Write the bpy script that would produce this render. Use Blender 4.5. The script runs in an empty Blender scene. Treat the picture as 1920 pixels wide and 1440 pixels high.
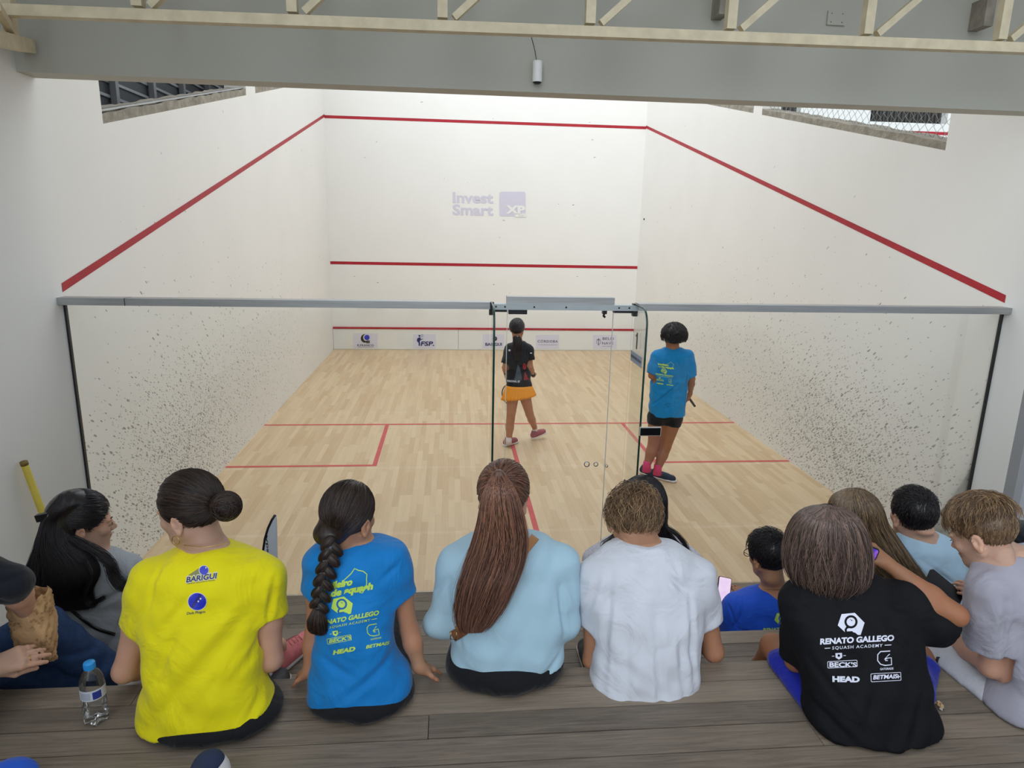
import bpy, math, random
import numpy as np
from mathutils import Vector, Matrix
from mathutils.bvhtree import BVHTree

# ------------------------------------------------------------------ camera, sky, light, exposure
SC = bpy.context.scene
CAM = np.array([-0.7607, -4.5225, 2.6431]); RX, RY, RZ = 1.33833455, -0.0208255627, -0.0884586887; FOC = 1268.05
cd = bpy.data.cameras.new('camera'); cam = bpy.data.objects.new('camera', cd); SC.collection.objects.link(cam)
cam.location = CAM; cam.rotation_euler = (RX, RY, RZ); cd.sensor_width = 36.0; cd.lens = FOC / 1920 * 36.0; cd.clip_start = .05
SC.camera = cam
SC.view_settings.view_transform = 'Standard'; SC.view_settings.look = 'None'
SC.view_settings.gamma = 1.0; SC.view_settings.exposure = 0.10; SC.view_settings.use_curve_mapping = False
W = bpy.data.worlds.new('sky'); SC.world = W; W.use_nodes = True
W.node_tree.nodes['Background'].inputs[0].default_value = (.86, .93, 1.0, 1)
_w = W.node_tree; _tc = _w.nodes.new('ShaderNodeTexCoord'); _dp = _w.nodes.new('ShaderNodeVectorMath'); _dp.operation = 'DOT_PRODUCT'; _d = Vector((-.42, -.78, .46)).normalized()
_dp.inputs[1].default_value = _d; _w.links.new(_tc.outputs['Generated'], _dp.inputs[0]); _mr = _w.nodes.new('ShaderNodeMapRange'); _mr.interpolation_type = 'SMOOTHSTEP'
for _i, _v in ((1, .80), (2, .97), (3, .95), (4, 3.0)): _mr.inputs[_i].default_value = _v
_w.links.new(_dp.outputs['Value'], _mr.inputs[0]); _w.links.new(_mr.outputs[0], _w.nodes['Background'].inputs[1])   # sky, brightest low behind the spectators

def area(name, loc, rot, sx, sy, power, col):
    l = bpy.data.lights.new(name, 'AREA'); l.shape = 'RECTANGLE'; l.size = sx; l.size_y = sy; l.energy = power; l.color = col
    o = bpy.data.objects.new(name, l); SC.collection.objects.link(o); o.location = loc; o.rotation_euler = rot
    return o
area('court_skylight_lamp', (0, 5.0, 8.2), (0, 0, 0), 6.0, 8.5, 225, (.95, .98, 1.0))

def _R(rx, ry, rz):
    cx, sx, cy, sy, cz, sz = math.cos(rx), math.sin(rx), math.cos(ry), math.sin(ry), math.cos(rz), math.sin(rz)
    return np.array([[cz, -sz, 0], [sz, cz, 0], [0, 0, 1]]) @ np.array([[cy, 0, sy], [0, 1, 0], [-sy, 0, cy]]) @ np.array([[1, 0, 0], [0, cx, -sx], [0, sx, cx]])
CM = _R(RX, RY, RZ)
def ray(px, py): return CM @ np.array([(px - 960) / FOC, -(py - 720) / FOC, -1.0])
def at(px, py, Y):
    """point of the photograph's pixel at the distance Y along the court"""
    d = ray(px, py); return CAM + d * (Y - CAM[1]) / d[1]
def atz(px, py, z):
    d = ray(px, py); return CAM + d * (z - CAM[2]) / d[2]
def atx(px, py, x):
    d = ray(px, py); return CAM + d * (x - CAM[0]) / d[0]

# ------------------------------------------------------------------ materials
def lin(c):
    return tuple(((v / 255) / 12.92 if v / 255 <= .04045 else ((v / 255 + .055) / 1.055) ** 2.4) for v in c) + (1,)
class NT:
    def __init__(s, m): s.t = m.node_tree; s.n = s.t.nodes; s.l = s.t.links
    def add(s, ty, **k):
        n = s.n.new(ty)
        for a, b in k.items(): setattr(n, a, b)
        return n
    def link(s, a, b): s.l.new(a, b)
    def math(s, op, a, b=None, c=None):
        n = s.add('ShaderNodeMath', operation=op)
        for i, v in enumerate((a, b, c)):
            if v is None: continue
            if isinstance(v, (int, float)): n.inputs[i].default_value = v
            else: s.link(v, n.inputs[i])
        return n.outputs[0]
    def mix(s, f, a, b, blend='MIX'):
        n = s.add('ShaderNodeMix', data_type='RGBA', blend_type=blend)
        for i, v in ((0, f), (6, a), (7, b)):
            if isinstance(v, (int, float)): n.inputs[i].default_value = v
            elif isinstance(v, tuple): n.inputs[i].default_value = v
            else: s.link(v, n.inputs[i])
        return n.outputs[2]
MATS = {}
def mat(name, col, rough=.6, metal=0, spec=.5, noise=0, nscale=20, bump=0, bscale=60, sss=0, sheen=0, stretch=None):
    if name in MATS: return MATS[name]
    m = bpy.data.materials.new(name); m.use_nodes = True; t = NT(m); b = t.n['Principled BSDF']
    c = lin(col)
    b.inputs['Base Color'].default_value = c; b.inputs['Roughness'].default_value = rough
    b.inputs['Metallic'].default_value = metal; b.inputs['Specular IOR Level'].default_value = spec
    if sss: b.inputs['Subsurface Weight'].default_value = sss; b.inputs['Subsurface Radius'].default_value = (.012, .005, .003); b.inputs['Subsurface Scale'].default_value = 1
    if sheen: b.inputs['Sheen Weight'].default_value = sheen
    tc = t.add('ShaderNodeTexCoord'); mp = t.add('ShaderNodeMapping'); t.link(tc.outputs['Object'], mp.inputs[0])
    if stretch: mp.inputs['Scale'].default_value = stretch
    if noise:
        n = t.add('ShaderNodeTexNoise'); n.inputs['Scale'].default_value = nscale; n.inputs['Detail'].default_value = 5; t.link(mp.outputs[0], n.inputs[0])
        r = t.add('ShaderNodeMapRange'); r.inputs[1].default_value = .3; r.inputs[2].default_value = .7; r.inputs[3].default_value = 1 - noise; r.inputs[4].default_value = 1 + noise
        t.link(n.outputs[0], r.inputs[0])
        x = t.add('ShaderNodeVectorMath', operation='SCALE'); x.inputs[0].default_value = c[:3]; t.link(r.outputs[0], x.inputs['Scale']); t.link(x.outputs[0], b.inputs['Base Color'])
    if bump:
        n = t.add('ShaderNodeTexNoise'); n.inputs['Scale'].default_value = bscale; n.inputs['Detail'].default_value = 4; t.link(mp.outputs[0], n.inputs[0])
        u = t.add('ShaderNodeBump'); u.inputs['Strength'].default_value = bump; u.inputs['Distance'].default_value = .01
        t.link(n.outputs[0], u.inputs['Height']); t.link(u.outputs[0], b.inputs['Normal'])
    MATS[name] = m; return m
def cloth(name, col, rough=.85, wr=.8, sheen=.15):
    """woven cloth: soft wrinkles plus a fine weave"""
    if name in MATS: return MATS[name]
    m = mat(name, col, rough, 0, .25, .04, 9, 0, sheen=sheen); t = NT(m); b = t.n['Principled BSDF']
    tc = t.add('ShaderNodeTexCoord')
    n1 = t.add('ShaderNodeTexNoise'); n1.inputs['Scale'].default_value = 6; n1.inputs['Detail'].default_value = 3; n1.inputs['Distortion'].default_value = 1.4
    n2 = t.add('ShaderNodeTexNoise'); n2.inputs['Scale'].default_value = 400
    t.link(tc.outputs['Object'], n1.inputs[0]); t.link(tc.outputs['Object'], n2.inputs[0])
    u = t.add('ShaderNodeBump'); u.inputs['Strength'].default_value = wr; u.inputs['Distance'].default_value = .022; t.link(n1.outputs[0], u.inputs['Height'])
    v = t.add('ShaderNodeBump'); v.inputs['Strength'].default_value = .15; v.inputs['Distance'].default_value = .001; t.link(n2.outputs[0], v.inputs['Height']); t.link(u.outputs[0], v.inputs['Normal'])
    t.link(v.outputs[0], b.inputs['Normal']); return m
def hairmat(name, c1, c2, rough=.38, spec=.6):
    """c1 to c2 strand by strand (the mesh's strand attribute)"""
    if name in MATS: return MATS[name]
    m = mat(name, c1, rough, 0, spec); t = NT(m); b = t.n['Principled BSDF']
    a = t.add('ShaderNodeAttribute', attribute_name='strand')
    t.link(t.mix(a.outputs['Fac'], lin(c1), lin(c2)), b.inputs['Base Color']); return m
def skinmat(name, col):
    m = mat(name, col, .52, 0, .35, .05, 14, .12, 180, sss=.25); return m

# ------------------------------------------------------------------ objects
COL = SC.collection
def tag(o, label=None, cat=None, group=None, kind=None):
    if label: o['label'] = label
    if cat: o['category'] = cat
    if group: o['group'] = group
    if kind: o['kind'] = kind
    return o
def empty(name, loc, label, cat, group=None):
    o = bpy.data.objects.new(name, None); COL.objects.link(o); o.location = tuple(float(v) for v in loc); o.empty_display_size = .05
    o['_o'] = [float(v) for v in loc]
    return tag(o, label, cat, group)
class MB:
    """collects shapes into one mesh; faces carry a material slot"""
    def __init__(s): s.v = []; s.f = []; s.m = []; s.sm = []; s.n = 0
    def add(s, v, f, mi=0, smooth=False):
        s.v.append(np.asarray(v, float).reshape(-1, 3)); f = [[int(i) + s.n for i in q] for q in f]; s.f += f; s.m += [mi] * len(f); s.sm += [smooth] * len(f); s.n += len(s.v[-1]); return s
    def box(s, lo, hi, mi=0):
        x0, y0, z0 = lo; x1, y1, z1 = hi
        return s.add([(x0, y0, z0), (x1, y0, z0), (x1, y1, z0), (x0, y1, z0), (x0, y0, z1), (x1, y0, z1), (x1, y1, z1), (x0, y1, z1)],
                     [(0, 3, 2, 1), (4, 5, 6, 7), (0, 1, 5, 4), (1, 2, 6, 5), (2, 3, 7, 6), (3, 0, 4, 7)], mi)
    def bar(s, a, b, w, h, up=(0, 0, 1), mi=0):
        a = np.array(a, float); b = np.array(b, float); d = (b - a) / np.linalg.norm(b - a); u = np.array(up, float)
        r = np.cross(d, u); r /= np.linalg.norm(r); u = np.cross(r, d)
        P = [e + r * i * w / 2 + u * j * h / 2 for e in (a, b) for i, j in ((-1, -1), (1, -1), (1, 1), (-1, 1))]
        return s.add(P, [(0, 1, 2, 3), (7, 6, 5, 4), (0, 4, 5, 1), (1, 5, 6, 2), (2, 6, 7, 3), (3, 7, 4, 0)], mi)
    def tube(s, pts, r, n=10, mi=0, closed=False, flat=None):
        pts = np.asarray(pts, float); k = len(pts); r = np.broadcast_to(np.asarray(r, float), (k,))
        if closed: tg = np.roll(pts, -1, 0) - np.roll(pts, 1, 0)
        else: tg = np.gradient(pts, axis=0)
        tg /= np.linalg.norm(tg, axis=1)[:, None] + 1e-12
        u = np.array([0, 0, 1.]) if abs(tg[0][2]) < .9 else np.array([1., 0, 0]); V = []
        for i in range(k):
            u = u - tg[i] * (u @ tg[i]); u /= np.linalg.norm(u); w = np.cross(tg[i], u)
            for j in range(n):
                a = 2 * math.pi * j / n; V.append(pts[i] + r[i] * (math.cos(a) * u + math.sin(a) * w * (flat or 1)))
        F = []
        for i in range(k if closed else k - 1):
            for j in range(n):
                a, b = i * n + j, i * n + (j + 1) % n; c, d = ((i + 1) % k) * n + (j + 1) % n, ((i + 1) % k) * n + j
                F.append((a, b, c, d))
        if not closed: F += [tuple(range(n))[::-1], tuple((k - 1) * n + j for j in range(n))]
        return s.add(V, F, mi, True)
    def lathe(s, c, prof, n=24, mi=0, axis=(0, 0, 1)):
        c = np.array(c, float); ax = np.array(axis, float); ax /= np.linalg.norm(ax)
        u = np.cross(ax, (1, 0, 0) if abs(ax[0]) < .9 else (0, 1, 0)); u /= np.linalg.norm(u); w = np.cross(ax, u)
        V = [c + ax * z + r * (math.cos(2 * math.pi * j / n) * u + math.sin(2 * math.pi * j / n) * w) for r, z in prof for j in range(n)]
        F = [(i * n + j, i * n + (j + 1) % n, (i + 1) * n + (j + 1) % n, (i + 1) * n + j) for i in range(len(prof) - 1) for j in range(n)]
        return s.add(V, F, mi, True)
    def prism(s, pts, ext, mi=0):
        """polygon pts (3-D, planar) pushed along ext"""
        p = np.asarray(pts, float); k = len(p); e = np.array(ext, float)
        return s.add(np.vstack([p, p + e]), [tuple(range(k))[::-1], tuple(range(k, 2 * k))] + [(i, (i + 1) % k, (i + 1) % k + k, i + k) for i in range(k)], mi)
    def build(s, name, mats, parent=None, attr=None):
        me = bpy.data.meshes.new(name); v = np.vstack(s.v)
        if parent is not None: v = v - origin(parent)
        me.from_pydata(v.tolist(), [], s.f); 
        for m in (mats if isinstance(mats, (list, tuple)) else [mats]): me.materials.append(m)
        me.polygons.foreach_set('material_index', s.m); me.polygons.foreach_set('use_smooth', s.sm); me.update()
        o = bpy.data.objects.new(name, me); COL.objects.link(o); o.parent = parent
        if parent is not None and parent.type == 'MESH': pass
        return o
def origin(o):
    """world place of a parent's frame (no rotations are used)"""
    t = np.zeros(3)
    while o is not None:
        t = t + np.array(o.location); o = o.parent
    return t
def struct(name, mb, mats): return tag(mb.build(name, mats), kind='structure')

# ------------------------------------------------------------------ implicit surfaces
class F:
    """signed distance field made of blended solids"""
    def __init__(s): s.ops = []
    def add(s, fn, k=.02): s.ops.append(('u', fn, k)); return s
    def sub(s, fn, k=.004): s.ops.append(('s', fn, k)); return s
    def cut(s, p, n, k=.002):
        """keep the side the normal points away from"""
        p = np.array(p, float); n = np.array(n, float); n /= np.linalg.norm(n); s.ops.append(('i', lambda P: (P - p) @ n, k)); return s
    def cone(s, a, b, ra, rb, k=.02): return s.add(cone(a, b, ra, rb), k)
    def chain(s, pts, rs, k=.02):
        for i in range(len(pts) - 1): s.add(cone(pts[i], pts[i + 1], rs[i], rs[i + 1]), k)
        return s
    def ell(s, c, r, M=None, k=.02): return s.add(ell(c, r, M), k)
    def __call__(s, P):
        d = np.full(len(P), 1e3)
        for o, fn, k in s.ops:
            e = fn(P)
            if o == 'u': h = np.maximum(k - np.abs(d - e), 0) / k; d = np.minimum(d, e) - h * h * k * .25
            else:
                if o == 's': e = -e
                h = np.maximum(k - np.abs(d - e), 0) / k; d = np.maximum(d, e) + h * h * k * .25
        return d
def cone(a, b, ra, rb):
    a = np.array(a, float); b = np.array(b, float); ab = b - a; L = ab @ ab + 1e-12
    def f(P):
        t = np.clip((P - a) @ ab / L, 0, 1); return np.linalg.norm(P - a - t[:, None] * ab, axis=1) - (ra + (rb - ra) * t)
    return f
def ell(c, r, M=None):
    c = np.array(c, float); r = np.array(r, float)
    def f(P):
        q = P - c
        if M is not None: q = q @ M
        k0 = np.linalg.norm(q / r, axis=1); k1 = np.linalg.norm(q / (r * r), axis=1) + 1e-9; return k0 * (k0 - 1) / k1
    return f
class Slices:
    """a trunk of flat oval sections stacked by height: rows (z, x, y, half width, half depth, turn)"""
    def __init__(s, rows, e=2.3):
        rows = sorted(rows, key=lambda r: r[0]); R = np.array([tuple(r) + (0,) * (6 - len(r)) for r in rows], float)
        z = R[:, 0]; n = 60; s.z = np.linspace(z[0], z[-1], n); s.e = e; out = [s.z]
        for j in range(1, 6):
            y = R[:, j]; m = np.zeros(len(z)); dl = np.diff(y) / np.diff(z)
            m[1:-1] = np.where(dl[:-1] * dl[1:] > 0, 2 * dl[:-1] * dl[1:] / (dl[:-1] + dl[1:] + 1e-12), 0) if j > 2 else (dl[:-1] + dl[1:]) / 2
            m[0] = dl[0]; m[-1] = dl[-1]
            i = np.clip(np.searchsorted(z, s.z) - 1, 0, len(z) - 2); h = z[i + 1] - z[i]; t = (s.z - z[i]) / h
            out.append((2 * t**3 - 3 * t**2 + 1) * y[i] + (t**3 - 2 * t**2 + t) * h * m[i] + (-2 * t**3 + 3 * t**2) * y[i + 1] + (t**3 - t**2) * h * m[i + 1])
        s.R = np.array(out)
    def par(s, z): return [np.interp(z, s.z, s.R[j]) for j in range(1, 6)]
    def __call__(s, P):
        x, y, w, d, a = s.par(P[:, 2]); c, sn = np.cos(a), np.sin(a)
        dx, dy = P[:, 0] - x, P[:, 1] - y; u = (c * dx + sn * dy) / w; v = (-sn * dx + c * dy) / d
        r = (np.abs(u)**s.e + np.abs(v)**s.e)**(1 / s.e); g = (r - 1) * np.minimum(w, d) * (.6 + .4 * r / (r + 1))
        return np.maximum(g, np.maximum(s.z[0] - P[:, 2], P[:, 2] - s.z[-1]))
    def point(s, z, th, off=0):
        x, y, w, d, a = s.par(z); u = (w + off) * np.cos(th); v = (d + off) * np.sin(th)
        return np.stack([x + np.cos(a) * u - np.sin(a) * v, y + np.sin(a) * u + np.cos(a) * v, z], -1)
def dome(rows):
    z, x, y, w, d, a = max(rows, key=lambda r: r[0]); return rows + [(z + .25 * min(w, d) + .002, x, y, w * .66, d * .66, a), (z + .36 * min(w, d) + .003, x, y, .003, .003, a)]
def prow(l, r, py, Y, d, a=0, dw=0):
    """section whose outline is seen between pixels l and r of row py"""
    A, B = at(l, py, Y), at(r, py, Y); m = (A + B) / 2; return (m[2], m[0], m[1], max((B[0] - A[0]) / 2 + dw, .004), d + dw, a)
def surf(f, lo, hi, h):
    """surface nets of field f in the box lo..hi with cell h"""
    lo = np.array(lo, float); hi = np.array(hi, float); B = 8
    nb = np.maximum(np.ceil((hi - lo) / (h * B)).astype(int), 1); n = nb * B + 1
    ctr = [lo[i] + (np.arange(nb[i]) + .5) * B * h for i in range(3)]; g = np.stack(np.meshgrid(*ctr, indexing='ij'), -1).reshape(-1, 3)
    D = f(g); near = (np.abs(D) < B * h * 1.35).reshape(nb)
    V = np.where(D < 0, -1., 1.).reshape(nb); V = np.repeat(np.repeat(np.repeat(V, B, 0), B, 1), B, 2)
    V = np.pad(V, ((0, 1),) * 3, mode='edge')
    M = np.zeros(n, bool); ix = np.argwhere(near)
    for i, j, k in ix: M[i * B:i * B + B + 1, j * B:j * B + B + 1, k * B:k * B + B + 1] = True
    I = np.argwhere(M)
    if len(I) == 0: return np.zeros((0, 3)), np.zeros((0, 4), int)
    vals = np.empty(len(I))
    for s in range(0, len(I), 400000): vals[s:s + 400000] = f(lo + I[s:s + 400000] * h)
    V[M] = vals
    S = V < 0; c = S[:-1, :-1, :-1].astype(np.int8)
    tot = sum(S[a:a + n[0] - 1, b:b + n[1] - 1, d:d + n[2] - 1].astype(np.int8) for a in (0, 1) for b in (0, 1) for d in (0, 1))
    C = np.argwhere((tot > 0) & (tot < 8)); idx = -np.ones(tuple(n - 1), int); idx[tuple(C.T)] = np.arange(len(C))
    acc = np.zeros((len(C), 3)); cnt = np.zeros(len(C))
    cor = [(a, b, d) for a in (0, 1) for b in (0, 1) for d in (0, 1)]
    for p in cor:
        for ax in range(3):
            if p[ax]: continue
            q = list(p); q[ax] = 1; va = V[tuple((C + p).T)]; vb = V[tuple((C + q).T)]; m = (va < 0) != (vb < 0)
            t = np.where(m, va / np.where(m, va - vb, 1), 0); pt = np.tile(np.array(p, float), (len(C), 1)); pt[:, ax] = t
            acc += pt * m[:, None]; cnt += m
    P = lo + (C + acc / np.maximum(cnt, 1)[:, None]) * h; Q = []
    for ax in range(3):
        sl0 = [slice(None)] * 3; sl1 = [slice(None)] * 3; sl0[ax] = slice(0, -1); sl1[ax] = slice(1, None)
        E = np.argwhere(S[tuple(sl0)] != S[tuple(sl1)]); a1, a2 = [(1, 2), (2, 0), (0, 1)][ax]
        ok = (E[:, a1] > 0) & (E[:, a2] > 0) & (E[:, a1] < n[a1] - 1) & (E[:, a2] < n[a2] - 1); E = E[ok]
        def cell(d1, d2):
            e = E.copy(); e[:, a1] += d1; e[:, a2] += d2; return idx[tuple(e.T)]
        q = np.stack([cell(-1, -1), cell(0, -1), cell(0, 0), cell(-1, 0)], 1); fl = ~S[tuple(E.T)]; q[fl] = q[fl][:, ::-1]; Q.append(q)
    Q = np.vstack(Q); Q = Q[(Q >= 0).all(1)]
    return P, Q
def smooth(P, Q, it=1):
    for _ in range(it):
        a = np.zeros_like(P); c = np.zeros(len(P))
        for i in range(4):
            j = Q[:, (i + 1) % 4]; k = Q[:, i]
            np.add.at(a, k, P[j]); np.add.at(c, k, 1)
        P = np.where(c[:, None] > 0, .5 * P + .5 * a / np.maximum(c, 1)[:, None], P)
    return P
def qmesh(name, V, Q, m, parent, attr=None, mi=None):
    me = bpy.data.meshes.new(name); V = V - (origin(parent) if parent is not None else 0)
    me.vertices.add(len(V)); me.vertices.foreach_set('co', V.astype(np.float32).ravel()); k = Q.shape[1]
    me.loops.add(Q.size); me.loops.foreach_set('vertex_index', Q.astype(np.int32).ravel()); me.polygons.add(len(Q))
    me.polygons.foreach_set('loop_start', np.arange(0, Q.size, k, dtype=np.int32)); me.polygons.foreach_set('loop_total', np.full(len(Q), k, np.int32))
    for x in (m if isinstance(m, (list, tuple)) else [m]): me.materials.append(x)
    if mi is not None: me.polygons.foreach_set('material_index', mi.astype(np.int32))
    me.polygons.foreach_set('use_smooth', np.ones(len(Q), bool)); me.update(calc_edges=True); me.validate()
    if attr is not None:
        a = me.attributes.new('strand', 'FLOAT', 'POINT'); a.data.foreach_set('value', attr.astype(np.float32))
    o = bpy.data.objects.new(name, me); COL.objects.link(o); o.parent = parent; return o
def fbox(name, f, boxes, m, parent=None, sm=1, warp=None):
    """one mesh of field f, meshed finely in some boxes: boxes = [(lo, hi, cell), ...]"""
    VV, QQ, n = [], [], 0
    for lo, hi, h in boxes:
        P, Q = surf(f, lo, hi, h)
        if len(P) == 0: continue
        P = smooth(P, Q, sm)
        VV.append(P); QQ.append(Q + n); n += len(P)
    V, Q = np.vstack(VV), np.vstack(QQ)
    if warp is not None: V = warp(V, Q)
    return qmesh(name, V, Q, m, parent)
def bounds(pts, pad):
    p = np.array(pts, float); return p.min(0) - pad, p.max(0) + pad
def normals(V, Q):
    n = np.cross(V[Q[:, 2]] - V[Q[:, 0]], V[Q[:, 3]] - V[Q[:, 1]]); N = np.zeros_like(V)
    for i in range(4): np.add.at(N, Q[:, i], n)
    return N / (np.linalg.norm(N, axis=1)[:, None] + 1e-12)
def proj(V):
    q = (V - CAM) @ CM; return np.stack([960 + FOC * q[:, 0] / -q[:, 2], 720 - FOC * q[:, 1] / -q[:, 2]], 1)
def folds(segs, Y, amp=.007, rnd=None):
    """cloth folds: each segment (x0,y0,x1,y1,width_px,depth) is a crease running over the back of a garment"""
    W3 = [(at(a, b, Y), at(c, d, Y), w, e) for a, b, c, d, w, e in segs]
    def f(V, Q):
        N = normals(V, Q); s = np.clip(-N[:, 1] * 1.5, 0, 1); out = V.copy(); dsp = np.zeros(len(V))
        for A, B, w, e in W3:
            p = V[:, [0, 2]]; a = A[[0, 2]]; b = B[[0, 2]]; ab = b - a; L = ab @ ab; t = np.clip((p - a) @ ab / L, 0, 1)
            q = p - a - t[:, None] * ab; sd = (ab[0] * (p[:, 1] - a[1]) - ab[1] * (p[:, 0] - a[0])) / math.sqrt(L)
            D = np.linalg.norm(q, axis=1); ww = w / 560.0; fade = np.exp(-(D / ww)**2) * (.25 + .75 * np.sin(np.pi * np.clip(t, .05, .95)))
            prof = -np.cos(np.clip(sd / ww, -1.6, 1.6) * 2.0)
            dsp += prof * fade * e * 1.9
        out += N * (np.tanh(dsp / .013) * .013 * s)[:, None]
        if rnd:
            for (kx, kz, ph, am) in rnd: out += N * (np.sin(V[:, 0] * kx + V[:, 2] * kz + ph + 1.5 * np.sin(V[:, 2] * 11 + ph)) * am)[:, None]
        return out
    return f
RW = [(38, 22, 0, .0024), (-30, 41, 2, .0022), (70, -45, 4, .0011), (14, 70, 1, .0014), (95, 40, 3, .0005)]

def strands(L, r0=.0009, r1=.0003, rng=None, val=None, n=3):
    """tubes along polylines L (N,k,3)"""
    N, k, _ = L.shape; tg = np.gradient(L, axis=1); tg /= np.linalg.norm(tg, axis=2)[..., None] + 1e-9
    up = np.zeros_like(tg); up[..., 1] = 1; up[..., 0] = .31; u = np.cross(tg, up); u /= np.linalg.norm(u, axis=2)[..., None] + 1e-9; w = np.cross(tg, u)
    t = np.linspace(0, 1, k); r = (r0 + (r1 - r0) * t**2)[None, :, None]
    V = np.stack([L + r * (math.cos(2 * math.pi * j / n) * u + math.sin(2 * math.pi * j / n) * w) for j in range(n)], 2).reshape(-1, 3)
    b = (np.arange(N)[:, None] * k + np.arange(k - 1)[None, :]) * n
    Q = np.stack([np.stack([b + j, b + (j + 1) % n, b + n + (j + 1) % n, b + n + j], -1) for j in range(n)], 2).reshape(-1, 4)
    if val is None: val = np.random.RandomState(3).rand(N)
    return V, Q, np.repeat(val, k * n)
def crom(P, k):
    """smooth resampling of polylines P (N,m,3) to k points"""
    N, m, _ = P.shape; T = np.linspace(0, m - 1.0001, k); i = T.astype(int); t = (T - i)[None, :, None]
    A = np.concatenate([2 * P[:, :1] - P[:, 1:2], P, 2 * P[:, -1:] - P[:, -2:-1]], 1)
    a, b, c, d = A[:, i], A[:, i + 1], A[:, i + 2], A[:, i + 3]
    return .5 * (2 * b + (c - a) * t + (2 * a - 5 * b + 4 * c - d) * t * t + (3 * b - a - 3 * c + d) * t**3)

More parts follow.
